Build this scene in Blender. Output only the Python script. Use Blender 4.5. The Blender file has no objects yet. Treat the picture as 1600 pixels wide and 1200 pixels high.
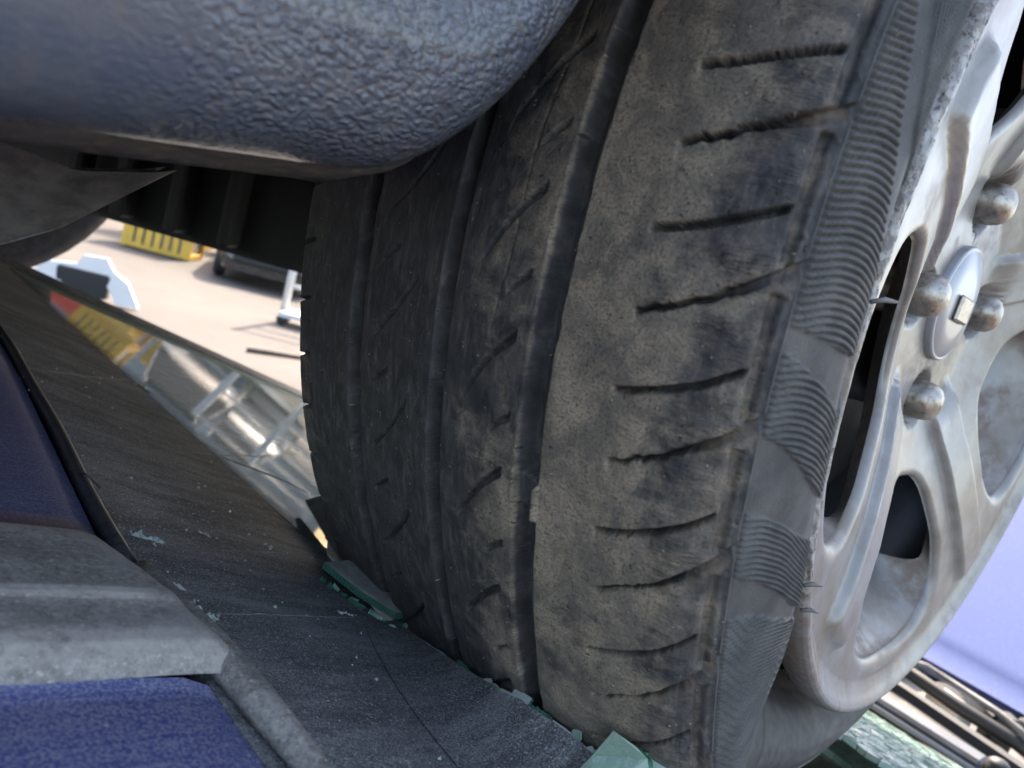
import bpy, bmesh, math, random
import numpy as np
from mathutils import Vector, Matrix

# ---------------------------------------------------------------- camera, sky, sun, exposure
SC = bpy.context.scene
COL = SC.collection
H = 1.55                                  # camera height above the yard (m)
# camera axes in the world (X = forward along the stacked cars, Y = across them, Z = up)
CAM = np.array([[0.68646, 0.08088, 0.72266], [-0.674, -0.30225, 0.67407], [0.27294, -0.94979, -0.15297]])
cd = bpy.data.cameras.new('camera')
cd.sensor_width = 36.0
cd.lens = 36.0 * 1160 / 1600
cd.clip_start = 0.005
cd.clip_end = 500
cd.dof.use_dof = True
cd.dof.focus_distance = 0.262
cd.dof.aperture_fstop = 17.0
cam = bpy.data.objects.new('camera', cd)
COL.objects.link(cam)
r_, u_, b_ = CAM[:, 0], -CAM[:, 1], -CAM[:, 2]
cam.matrix_world = Matrix(((r_[0], u_[0], b_[0], 0), (r_[1], u_[1], b_[1], 0), (r_[2], u_[2], b_[2], H), (0, 0, 0, 1)))
SC.camera = cam

SUN_EL = math.radians(43)
SUN_AZ = math.radians(42)                  # direction towards the sun, measured from +X towards +Y
world = bpy.data.worlds.new('World')
SC.world = world
world.use_nodes = True
wn = world.node_tree
bgn = wn.nodes['Background']
sky = wn.nodes.new('ShaderNodeTexSky')
sky.sky_type = 'NISHITA'
sky.sun_disc = False
sky.sun_elevation = SUN_EL
sky.sun_rotation = math.pi / 2 - SUN_AZ
sky.air_density = 0.8
sky.dust_density = 2.5
sky.ozone_density = 0.7
wn.links.new(sky.outputs[0], bgn.inputs[0])
bgn.inputs[1].default_value = 0.15
sd = bpy.data.lights.new('sun', 'SUN')
sd.energy = 2.0
sd.angle = math.radians(0.5)
sd.color = (1.0, 0.95, 0.88)
sun = bpy.data.objects.new('sun', sd)
COL.objects.link(sun)
sv = Vector((math.cos(SUN_EL) * math.cos(SUN_AZ), math.cos(SUN_EL) * math.sin(SUN_AZ), math.sin(SUN_EL)))
sun.rotation_euler = sv.to_track_quat('Z', 'Y').to_euler()
sun.location = (6, 2, 12)
SC.view_settings.view_transform = 'Standard'
SC.view_settings.look = 'None'
SC.view_settings.gamma = 1
SC.view_settings.use_curve_mapping = False
SC.view_settings.exposure = 2.7
SC.view_settings.use_white_balance = True          # the camera's own white balance, set for open shade
SC.view_settings.white_balance_temperature = 7600
SC.cycles.max_bounces = 8
SC.cycles.caustics_reflective = False
SC.cycles.caustics_refractive = False
SC.cycles.use_denoising = True

rnd = random.Random(7)
rng = np.random.default_rng(7)

# ---------------------------------------------------------------- material helpers
class NT:
    def __init__(self, name):
        self.m = bpy.data.materials.new(name)
        self.m.use_nodes = True
        self.t = self.m.node_tree
        self.b = self.t.nodes['Principled BSDF']
        self.out = self.t.nodes['Material Output']
        self.tc = None
    def n(self, typ, **kw):
        nd = self.t.nodes.new(typ)
        for k, v in kw.items():
            setattr(nd, k, v)
        return nd
    def l(self, a, b):
        self.t.links.new(a, b)
    def co(self):
        if self.tc is None:
            self.tc = self.n('ShaderNodeTexCoord')
        return self.tc.outputs['Object']
    def attr(self, name, out='Fac'):
        a = self.n('ShaderNodeAttribute', attribute_name=name)
        return a.outputs[out]
    def mapv(self, vec, scale):
        m = self.n('ShaderNodeMapping')
        m.inputs['Scale'].default_value = scale
        self.l(vec, m.inputs['Vector'])
        return m.outputs[0]
    def noise(self, scale, detail=4, rough=0.55, vec=None, dist=0.0):
        nd = self.n('ShaderNodeTexNoise')
        nd.inputs['Scale'].default_value = scale
        nd.inputs['Detail'].default_value = detail
        nd.inputs['Roughness'].default_value = rough
        nd.inputs['Distortion'].default_value = dist
        self.l(vec if vec is not None else self.co(), nd.inputs['Vector'])
        return nd.outputs['Fac']
    def voro(self, scale, vec=None, feature='F1', out='Distance', rand=1.0):
        nd = self.n('ShaderNodeTexVoronoi', feature=feature)
        nd.inputs['Scale'].default_value = scale
        nd.inputs['Randomness'].default_value = rand
        self.l(vec if vec is not None else self.co(), nd.inputs['Vector'])
        return nd.outputs[out]
    def ramp(self, fac, a, b, inv=False):
        nd = self.n('ShaderNodeMapRange', interpolation_type='SMOOTHSTEP')
        nd.inputs[1].default_value = a
        nd.inputs[2].default_value = b
        nd.inputs[3].default_value = 1.0 if inv else 0.0
        nd.inputs[4].default_value = 0.0 if inv else 1.0
        self.l(fac, nd.inputs[0])
        return nd.outputs[0]
    def math(self, op, a, b=None, clamp=False):
        nd = self.n('ShaderNodeMath', operation=op, use_clamp=clamp)
        for i, v in enumerate((a, b)):
            if v is None:
                continue
            if isinstance(v, (int, float)):
                nd.inputs[i].default_value = v
            else:
                self.l(v, nd.inputs[i])
        return nd.outputs[0]
    def mix(self, fac, a, b):
        nd = self.n('ShaderNodeMix', data_type='RGBA')
        if isinstance(fac, (int, float)):
            nd.inputs[0].default_value = fac
        else:
            self.l(fac, nd.inputs[0])
        for s, v in ((6, a), (7, b)):
            if isinstance(v, tuple):
                nd.inputs[s].default_value = (*v, 1)
            else:
                self.l(v, nd.inputs[s])
        return nd.outputs[2]
    def set(self, key, v):
        i = self.b.inputs[key]
        if isinstance(v, tuple):
            i.default_value = (*v, 1) if len(v) == 3 else v
        elif isinstance(v, (int, float)):
            i.default_value = v
        else:
            self.l(v, i)
    def bump(self, h, strength=0.3, dist=0.001, prev=None):
        nd = self.n('ShaderNodeBump')
        nd.inputs['Strength'].default_value = strength
        nd.inputs['Distance'].default_value = dist
        self.l(h, nd.inputs['Height'])
        if prev is not None:
            self.l(prev, nd.inputs['Normal'])
        self.l(nd.outputs[0], self.b.inputs['Normal'])
        return nd.outputs[0]

def simple(name, col, rough=0.5, metal=0.0, noise=0.0, nscale=30, bump=0.0, bscale=200, bdist=0.001, dirt=None, coat=0.0):
    k = NT(name)
    c = col
    if noise or dirt:
        f = k.noise(nscale, 5, 0.6)
        lo = tuple(max(0, x * (1 - noise)) for x in col)
        hi = tuple(min(1, x * (1 + noise)) for x in col)
        c = k.mix(k.ramp(f, 0.3, 0.7), lo, hi)
        if dirt:
            c = k.mix(k.math('MULTIPLY', k.ramp(k.noise(nscale * 2.3, 6, 0.7), 0.45, 0.75), dirt[1]), c, dirt[0])
        rr = k.math('ADD', k.math('MULTIPLY', f, 0.25), rough - 0.12, True)
        k.set('Roughness', rr)
    else:
        k.set('Roughness', rough)
    k.set('Base Color', c)
    k.set('Metallic', metal)
    if coat:
        k.set('Coat Weight', coat)
    if bump:
        k.bump(k.noise(bscale, 4, 0.6), bump, bdist)
    return k.m

# rubber of the big tyre: dark rubber, tan dust laid on by the 'dust' attribute, light grit
def mat_rubber():
    k = NT('tyre_rubber')
    uv = k.attr('flat', 'Vector')
    dust = k.attr('dust')
    scuff = k.attr('scuff')
    big = k.noise(28, 5, 0.62, uv, 0.4)
    mid = k.noise(120, 6, 0.65, uv, 0.6)
    fine = k.noise(1100, 5, 0.75, uv)
    strk = k.noise(1.0, 5, 0.65, k.mapv(uv, (60, 260, 1)))
    strk2 = k.noise(1.0, 5, 0.7, k.mapv(uv, (420, 90, 1)), 0.5)
    f = k.math('ADD', k.math('MULTIPLY', big, 0.5), k.math('MULTIPLY', mid, 0.5))
    f = k.math('ADD', k.math('MULTIPLY', f, 0.75), k.math('MULTIPLY', strk, 0.25))
    f = k.math('ADD', f, k.math('MULTIPLY', k.math('SUBTRACT', dust, 0.5), 0.42))
    dm = k.ramp(f, 0.40, 0.66)
    dm = k.math('MULTIPLY', dm, k.ramp(fine, 0.30, 0.56))
    rub = k.mix(k.ramp(mid, 0.3, 0.7), (0.028, 0.028, 0.029), (0.056, 0.055, 0.055))
    grey = k.mix(k.ramp(strk2, 0.45, 0.75), rub, (0.115, 0.110, 0.104))
    tan = k.mix(k.ramp(k.noise(70, 6, 0.72, uv, 0.5), 0.38, 0.66), (0.185, 0.152, 0.118), (0.38, 0.302, 0.216))
    c = k.mix(k.math('MULTIPLY', dm, 0.92), grey, tan)
    # orange-brown clay caught in scoops and edges
    clay = k.math('MULTIPLY', k.attr('clay'), k.ramp(k.noise(160, 5, 0.65, uv), 0.42, 0.62))
    c = k.mix(k.math('MULTIPLY', clay, 0.55), c, (0.20, 0.138, 0.092))
    # pits
    pit = k.ramp(k.noise(420, 3, 0.5, uv), 0.68, 0.74)
    c = k.mix(k.math('MULTIPLY', pit, 0.55), c, (0.015, 0.015, 0.015))
    # loose grit, small pale crumbs
    v = k.voro(420, uv, out='Distance')
    keep = k.ramp(k.noise(180, 2, 0.5, uv), 0.53, 0.62)
    sp = k.math('MULTIPLY', k.ramp(v, 0.10, 0.20, True), keep)
    c = k.mix(k.math('MULTIPLY', sp, 0.8), c, (0.42, 0.34, 0.25))
    k.set('Base Color', c)
    k.set('Roughness', k.math('ADD', 0.48, k.math('MULTIPLY', dm, 0.4), True))
    k.set('Specular IOR Level', 0.45)
    hgt = k.math('ADD', k.math('MULTIPLY', fine, 0.45), k.math('MULTIPLY', mid, 0.8))
    hgt = k.math('ADD', hgt, k.math('MULTIPLY', sp, 0.5))
    hgt = k.math('SUBTRACT', hgt, k.math('MULTIPLY', pit, 0.7))
    # feathered wear lines on the edges of the shoulder blocks
    fe = k.noise(1.0, 3, 0.5, k.mapv(uv, (260, 1500, 1)), 0.8)
    hgt = k.math('ADD', hgt, k.math('MULTIPLY', k.math('MULTIPLY', fe, scuff), 1.3))
    k.bump(hgt, 1.0, 0.0014)
    return k.m

def mat_sidewall():
    k = NT('sidewall_rubber')
    uv = k.attr('flat', 'Vector')
    mid = k.noise(90, 5, 0.6, uv)
    c = k.mix(k.ramp(mid, 0.3, 0.7), (0.050, 0.050, 0.049), (0.084, 0.082, 0.078))
    c = k.mix(k.math('MULTIPLY', k.ramp(k.noise(25, 5, 0.65, uv), 0.5, 0.75), 0.45), c, (0.19, 0.17, 0.145))
    v = k.voro(420, uv)
    sp = k.math('MULTIPLY', k.ramp(v, 0.09, 0.17, True), k.ramp(k.noise(160, 2, 0.5, uv), 0.6, 0.68))
    c = k.mix(k.math('MULTIPLY', sp, 0.6), c, (0.32, 0.26, 0.2))
    k.set('Base Color', c)
    k.set('Roughness', 0.62)
    k.set('Specular IOR Level', 0.4)
    k.bump(k.math('ADD', k.noise(1300, 4, 0.7, uv), k.math('MULTIPLY', mid, 0.5)), 0.8, 0.0006)
    return k.m

def mat_alloy():
    k = NT('silver_alloy')
    big = k.noise(22, 5, 0.62)
    grime = k.attr('grime')
    rust = k.math('MULTIPLY', k.ramp(k.math('ADD', big, k.math('MULTIPLY', grime, 0.13)), 0.53, 0.66), k.ramp(k.noise(170, 6, 0.75), 0.30, 0.60))
    rust = k.math('MULTIPLY', rust, k.math('ADD', 0.35, k.math('MULTIPLY', grime, 0.6)), True)
    c = k.mix(k.ramp(k.noise(60, 4, 0.6), 0.3, 0.7), (0.205, 0.197, 0.184), (0.262, 0.250, 0.233))
    c = k.mix(k.math('MULTIPLY', rust, 0.9), c, (0.155, 0.098, 0.07))
    c = k.mix(k.math('MULTIPLY', k.ramp(k.noise(38, 5, 0.65), 0.42, 0.66), 0.7), c, (0.165, 0.135, 0.105))
    scr = k.math('MULTIPLY', k.attr('rash'), k.ramp(k.noise(260, 5, 0.7), 0.40, 0.55))
    c = k.mix(k.math('MULTIPLY', scr, 0.8), c, (0.36, 0.345, 0.325))
    dk = k.math('MULTIPLY', k.attr('rash'), k.ramp(k.noise(330, 4, 0.7), 0.58, 0.66))
    c = k.mix(k.math('MULTIPLY', dk, 0.8), c, (0.08, 0.075, 0.07))
    k.set('Base Color', c)
    k.set('Metallic', k.math('SUBTRACT', 0.25, k.math('MULTIPLY', rust, 0.25), True))
    k.set('Roughness', k.math('ADD', 0.30, k.math('ADD', k.math('MULTIPLY', rust, 0.4), k.math('MULTIPLY', k.noise(90, 5, 0.6), 0.15)), True))
    h = k.math('ADD', k.math('MULTIPLY', k.noise(700, 3, 0.6), 0.15), k.math('MULTIPLY', k.math('ADD', scr, dk), 1.0))
    k.bump(h, 0.5, 0.0006)
    return k.m

def mat_paint(name, col, dustc=(0.30, 0.28, 0.26), dust=0.5, grain=900, rough=0.3, streak=True, coat=0.35, spec=0.5):
    k = NT(name)
    v = k.noise(grain, 3, 0.75)
    big = k.noise(14, 5, 0.6)
    sx = k.noise(1.0, 4, 0.6, k.mapv(k.co(), (40, 500, 60)))
    f = k.math('ADD', k.math('MULTIPLY', v, 0.62), k.math('ADD', k.math('MULTIPLY', big, 0.16), k.math('MULTIPLY', sx, 0.22)))
    dm = k.ramp(k.math('ADD', k.math('MULTIPLY', v, 0.78), k.math('MULTIPLY', sx, 0.22)), 0.43, 0.60)
    spots = k.math('MULTIPLY', k.ramp(k.voro(grain * 0.22), 0.10, 0.22, True), k.ramp(k.noise(90, 2), 0.5, 0.62))
    spk = k.math('MULTIPLY', k.ramp(k.voro(grain * 0.6), 0.16, 0.32, True), k.ramp(k.noise(grain * 0.25, 3, 0.7), 0.40, 0.58))
    spots = k.math('MAXIMUM', spots, k.math('MULTIPLY', spk, 0.75))
    dm2 = k.math('MAXIMUM', k.math('MULTIPLY', dm, dust), k.math('MULTIPLY', spots, 0.75))
    c = k.mix(dm2, col, dustc)
    k.set('Base Color', c)
    k.set('Roughness', k.math('ADD', rough, k.math('MULTIPLY', dm2, 0.5), True))
    k.set('Coat Weight', coat)
    k.set('Specular IOR Level', spec)
    k.set('Coat Roughness', 0.18)
    k.bump(f, 0.15, 0.0003)
    return k.m

def mat_frit():
    k = NT('dusty_black_frit_glass')
    v = k.noise(1500, 3, 0.7)
    big = k.noise(18, 5, 0.62)
    sw = k.noise(1.0, 5, 0.65, k.mapv(k.co(), (26, 120, 26)), 0.3)
    f = k.math('ADD', k.math('MULTIPLY', v, 0.55), k.math('ADD', k.math('MULTIPLY', big, 0.18), k.math('MULTIPLY', sw, 0.27)))
    dm = k.ramp(f, 0.41, 0.60)
    spots = k.math('MULTIPLY', k.ramp(k.voro(260), 0.08, 0.17, True), k.ramp(k.noise(110, 2), 0.52, 0.62))
    blot = k.math('MULTIPLY', k.ramp(k.noise(75, 3, 0.5), 0.68, 0.74), k.ramp(v, 0.35, 0.6))
    dm = k.math('ADD', 0.17, k.math('MULTIPLY', dm, 0.46))
    spk = k.math('MULTIPLY', k.math('MAXIMUM', k.ramp(k.voro(480), 0.16, 0.30, True), k.ramp(k.voro(900), 0.18, 0.34, True)), k.ramp(k.noise(240, 3, 0.7), 0.38, 0.56))
    dm = k.math('MAXIMUM', dm, k.math('MULTIPLY', spk, 0.85))
    dm = k.math('MAXIMUM', dm, k.math('MULTIPLY', k.math('MAXIMUM', spots, k.math('MULTIPLY', blot, 0.6)), 0.8))
    c = k.mix(dm, (0.010, 0.010, 0.011), (0.46, 0.455, 0.445))
    k.set('Base Color', c)
    k.set('Roughness', k.math('ADD', 0.5, k.math('MULTIPLY', dm, 0.5), True))
    k.set('IOR', 1.5)
    k.set('Specular IOR Level', 0.02)
    return k.m

def mat_glass(name, tint=(0.66, 0.86, 0.76), dust=0.25, alpha=0.35, rough=0.03, bump=0.0, film=0.0):
    """Tinted laminated glass with a film of dust: partly see-through, mirror-like at grazing angles."""
    k = NT(name)
    v = k.noise(1400, 3, 0.7)
    sw = k.noise(1.0, 5, 0.65, k.mapv(k.co(), (26, 110, 26)), 0.3)
    dm = k.math('MULTIPLY', k.ramp(k.math('ADD', k.math('MULTIPLY', v, 0.6), k.math('MULTIPLY', sw, 0.4)), 0.45, 0.7), dust)
    tr = k.n('ShaderNodeBsdfTransparent')
    tr.inputs[0].default_value = (*tint, 1)
    df = k.n('ShaderNodeBsdfDiffuse')
    df.inputs[0].default_value = (tint[0] * 0.62, tint[1] * 0.62, tint[2] * 0.60, 1)
    gl = k.n('ShaderNodeBsdfGlossy')
    gl.inputs['Roughness'].default_value = rough
    fr = k.n('ShaderNodeFresnel')
    fr.inputs[0].default_value = 1.52
    m1 = k.n('ShaderNodeMixShader')
    k.l(k.math('ADD', alpha, dm, True), m1.inputs[0])
    k.l(tr.outputs[0], m1.inputs[1])
    k.l(df.outputs[0], m1.inputs[2])
    m2 = k.n('ShaderNodeMixShader')
    k.l(fr.outputs[0], m2.inputs[0])
    k.l(m1.outputs[0], m2.inputs[1])
    k.l(gl.outputs[0], m2.inputs[2])
    if bump:
        bn = k.n('ShaderNodeBump')
        bn.inputs['Strength'].default_value = bump
        bn.inputs['Distance'].default_value = 0.001
        k.l(k.noise(350, 3, 0.6), bn.inputs['Height'])
        for s in (gl, df):
            k.l(bn.outputs[0], s.inputs['Normal'])
        k.l(bn.outputs[0], fr.inputs['Normal'])
    dd = k.n('ShaderNodeBsdfDiffuse')
    dd.inputs[0].default_value = (0.19, 0.235, 0.205, 1)
    m3 = k.n('ShaderNodeMixShader')
    k.l(k.math('ADD', film, k.math('MULTIPLY', dm, 0.8), True), m3.inputs[0])
    k.l(m2.outputs[0], m3.inputs[1])
    k.l(dd.outputs[0], m3.inputs[2])
    k.l(m3.outputs[0], k.out.inputs['Surface'])
    return k.m

def mat_stoneguard():
    """Wrinkled stone-guard coating on the sill: glossy black paint over pebbled underseal."""
    k = NT('pebbled_black_sill_sky_sheen')
    co = k.n('ShaderNodeMapping')
    co.inputs['Scale'].default_value = (1.0, 1.0, 1.5)
    w = k.n('ShaderNodeTexNoise')
    w.inputs['Scale'].default_value = 260
    k.l(k.co(), w.inputs['Vector'])
    add = k.n('ShaderNodeMixRGB', blend_type='LINEAR_LIGHT')
    add.inputs[0].default_value = 0.0016
    k.l(k.co(), add.inputs[1])
    k.l(w.outputs['Color'], add.inputs[2])
    k.l(add.outputs[0], co.inputs['Vector'])
    v = k.voro(610, co.outputs[0], 'SMOOTH_F1')
    fine = k.noise(900, 4, 0.6)
    mask = k.attr('pebble')
    h = k.math('MULTIPLY', k.math('SUBTRACT', 1.0, v), mask)
    h = k.math('ADD', h, k.math('MULTIPLY', fine, 0.12))
    c = k.mix(k.ramp(k.noise(60, 5, 0.65), 0.4, 0.7), (0.088, 0.104, 0.138), (0.130, 0.140, 0.158))  # blue-grey base stands in for sky reflected in the black paint
    c = k.mix(k.math('MULTIPLY', k.ramp(v, 0.45, 0.8), k.math('MULTIPLY', mask, 0.55)), c, (0.10, 0.075, 0.055))
    c = k.mix(k.math('MULTIPLY', k.ramp(k.noise(130, 5, 0.7), 0.5, 0.72), k.attr('dust')), c, (0.22, 0.17, 0.13))
    k.set('Base Color', c)
    k.set('Roughness', k.math('ADD', 0.15, k.math('MULTIPLY', k.noise(110, 4), 0.2), True))
    k.set('Specular IOR Level', 0.65)
    k.set('Coat Weight', 0.5)
    k.set('Coat Roughness', 0.15)
    k.bump(h, 1.0, 0.0012)
    return k.m

def mat_plastic_trim():
    k = NT('weathered_grey_plastic')
    v = k.noise(520, 5, 0.85)
    big = k.noise(36, 5, 0.6)
    f = k.math('ADD', k.math('MULTIPLY', v, 0.6), k.math('MULTIPLY', big, 0.4))
    c = k.mix(k.ramp(f, 0.38, 0.62), (0.125, 0.114, 0.103), (0.37, 0.335, 0.298))
    c = k.mix(k.math('MULTIPLY', k.ramp(k.noise(600, 3, 0.6), 0.60, 0.68), 0.85), c, (0.48, 0.43, 0.38))
    wear = k.attr('wear')
    c = k.mix(k.math('MULTIPLY', wear, k.ramp(k.noise(150, 5, 0.7), 0.25, 0.6)), c, (0.42, 0.38, 0.345))
    k.set('Base Color', c)
    k.set('Roughness', 0.72)
    k.bump(v, 0.4, 0.0004)
    return k.m

MAT = dict(
    rubber=mat_rubber(), sidewall=mat_sidewall(), alloy=mat_alloy(),
    blue=mat_paint('dusty_dark_blue_paint', (0.052, 0.062, 0.185), dust=0.5, dustc=(0.36, 0.355, 0.39), grain=1250, rough=0.5, coat=0.1, spec=0.3),
    bonnetblue=None,
    frit=mat_frit(),
    glass=mat_glass('windscreen_glass', film=0.32, rough=0.035),
    shard=mat_glass('broken_windscreen_glass', tint=(0.50, 0.72, 0.60), dust=0.3, alpha=0.6, rough=0.12, bump=0.6),
    edge=mat_glass('green_glass_edge', tint=(0.12, 0.42, 0.30), dust=0.3, alpha=0.4, rough=0.06, bump=0.5),
    crumb=mat_glass('white_glass_crumbs', tint=(0.80, 0.88, 0.84), dust=0.3, alpha=0.75, rough=0.1),
    sill=mat_stoneguard(), trim=mat_plastic_trim(),
    black=simple('black_rubber_seal', (0.014, 0.014, 0.015), 0.55, noise=0.3, nscale=300),
    liner=simple('black_underbody', (0.014, 0.014, 0.015), 0.7, noise=0.4, nscale=40),
    greyplastic=simple('dusty_dark_plastic', (0.13, 0.122, 0.114), 0.6, noise=0.35, nscale=120, bump=0.25, bscale=400, bdist=0.0006, dirt=((0.22, 0.18, 0.14), 0.7)),
    chrome=simple('tarnished_chrome', (0.36, 0.33, 0.29), 0.42, 1.0, noise=0.25, nscale=110, bump=0.2, bscale=500, bdist=0.0004, dirt=((0.16, 0.11, 0.08), 1.0)),
    cap=simple('silver_cap_paint', (0.33, 0.335, 0.345), 0.35, 0.4, noise=0.08, nscale=60),
    steel=simple('dark_steel', (0.07, 0.068, 0.066), 0.5, 0.7, noise=0.4, nscale=40, dirt=((0.12, 0.07, 0.045), 0.6)),
    barrel=simple('grey_wheel_barrel', (0.060, 0.063, 0.070), 0.4, 0.2, noise=0.2, nscale=20),
    cream=simple('cream_cowl_metal', (0.30, 0.265, 0.22), 0.55, noise=0.08, nscale=40),
    wiper=simple('black_wiper_plastic', (0.035, 0.036, 0.04), 0.5, noise=0.3, nscale=60, dirt=((0.16, 0.14, 0.12), 0.5)),
    bay=simple('engine_bay_grey', (0.16, 0.155, 0.15), 0.55, 0.3, noise=0.4, nscale=30),
    bayw=simple('engine_bay_pale', (0.55, 0.52, 0.48), 0.5, 0.1, noise=0.15, nscale=30),
    yellow=simple('yellow_crate_plastic', (0.60, 0.36, 0.05), 0.55, noise=0.12, nscale=4),
    red=simple('red_plastic', (0.55, 0.045, 0.03), 0.5, noise=0.15, nscale=5),
    white=simple('white_paint', (0.55, 0.54, 0.52), 0.45, noise=0.05, nscale=4),
    carblack=simple('black_car_paint', (0.02, 0.02, 0.022), 0.25, noise=0.2, nscale=5, coat=0.5),
    carsilver=simple('silver_car_paint', (0.42, 0.43, 0.44), 0.3, 0.5, noise=0.08, nscale=5),
    carred=simple('red_car_paint', (0.30, 0.03, 0.025), 0.3, noise=0.1, nscale=5, coat=0.4),
    darkglass=simple('dark_car_glass', (0.012, 0.014, 0.015), 0.06),
    lamp=simple('headlamp_glass', (0.6, 0.62, 0.64), 0.12, 0.5),
    grey=simple('galvanised_bar', (0.60, 0.59, 0.57), 0.45, 0.3, noise=0.1, nscale=10),
    shed=simple('pale_corrugated_sheet', (0.40, 0.42, 0.43), 0.6, noise=0.12, nscale=1.5),
    dash=simple('grey_dashboard', (0.10, 0.10, 0.10), 0.7, noise=0.2, nscale=60),
    wood=simple('dark_wood_pole', (0.09, 0.065, 0.05), 0.75, noise=0.3, nscale=20),
    upper=simple('dark_car_body_paint', (0.035, 0.037, 0.042), 0.3, noise=0.15, nscale=6, coat=0.5),
)

# ---------------------------------------------------------------- object helpers
def wpos(o):
    p = Vector((0, 0, 0))
    while o is not None:
        p = p + o.location
        o = o.parent
    return np.array(p)

def thing(name, loc, label, cat, group=None, parent=None):
    o = bpy.data.objects.new(name, None)
    COL.objects.link(o)
    o.location = loc
    o.empty_display_size = 0.05
    if label:
        o['label'] = label
    if cat:
        o['category'] = cat
    if group:
        o['group'] = group
    return o

def tag(o, label, cat=None, group=None, kind=None):
    if label: o['label'] = label
    if cat: o['category'] = cat
    if group: o['group'] = group
    if kind: o['kind'] = kind
    return o

def mk(name, verts, faces, mat, parent=None, smooth=False, origin=None, mats=None, midx=None):
    """verts are world coordinates with z measured from the camera height; the object is placed at its parent's origin."""
    v = np.asarray(verts, dtype=np.float64) + np.array([0, 0, H])
    if parent is not None:
        off = wpos(parent)
    elif origin is not None:
        off = np.array(origin, float) + np.array([0, 0, H])
    else:
        off = np.array([v[:, 0].mean(), v[:, 1].mean(), v[:, 2].min()])
    v = v - off
    me = bpy.data.meshes.new(name)
    if isinstance(faces, np.ndarray):
        nf, k = faces.shape
        me.vertices.add(len(v))
        me.vertices.foreach_set('co', v.astype(np.float32).ravel())
        me.loops.add(nf * k)
        me.loops.foreach_set('vertex_index', faces.astype(np.int32).ravel())
        me.polygons.add(nf)
        me.polygons.foreach_set('loop_start', np.arange(0, nf * k, k, dtype=np.int32))
        me.polygons.foreach_set('loop_total', np.full(nf, k, np.int32))
        me.update(calc_edges=True)
        me.validate()
    else:
        me.from_pydata([tuple(x) for x in v], [], [tuple(f) for f in faces])
        me.update()
    if mats:
        for m in mats:
            me.materials.append(m)
        if midx is not None:
            me.polygons.foreach_set('material_index', np.asarray(midx, np.int32))
    else:
        me.materials.append(mat)
    if smooth:
        me.polygons.foreach_set('use_smooth', np.ones(len(me.polygons), bool))
    o = bpy.data.objects.new(name, me)
    COL.objects.link(o)
    if parent is not None:
        o.parent = parent
    else:
        o.location = off
    return o

def fattr(o, name, vals):
    a = o.data.attributes.new(name, 'FLOAT', 'POINT')
    a.data.foreach_set('value', np.asarray(vals, np.float32))

def vattr(o, name, vals):
    a = o.data.attributes.new(name, 'FLOAT_VECTOR', 'POINT')
    a.data.foreach_set('vector', np.asarray(vals, np.float32).ravel())

def grid_faces(nu, nv, closed_v=False):
    i = np.arange(nu - 1)[:, None]
    j = np.arange(nv if closed_v else nv - 1)[None, :]
    j2 = (j + 1) % nv
    return np.stack([i * nv + j, i * nv + j2, (i + 1) * nv + j2, (i + 1) * nv + j], -1).reshape(-1, 4)

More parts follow.
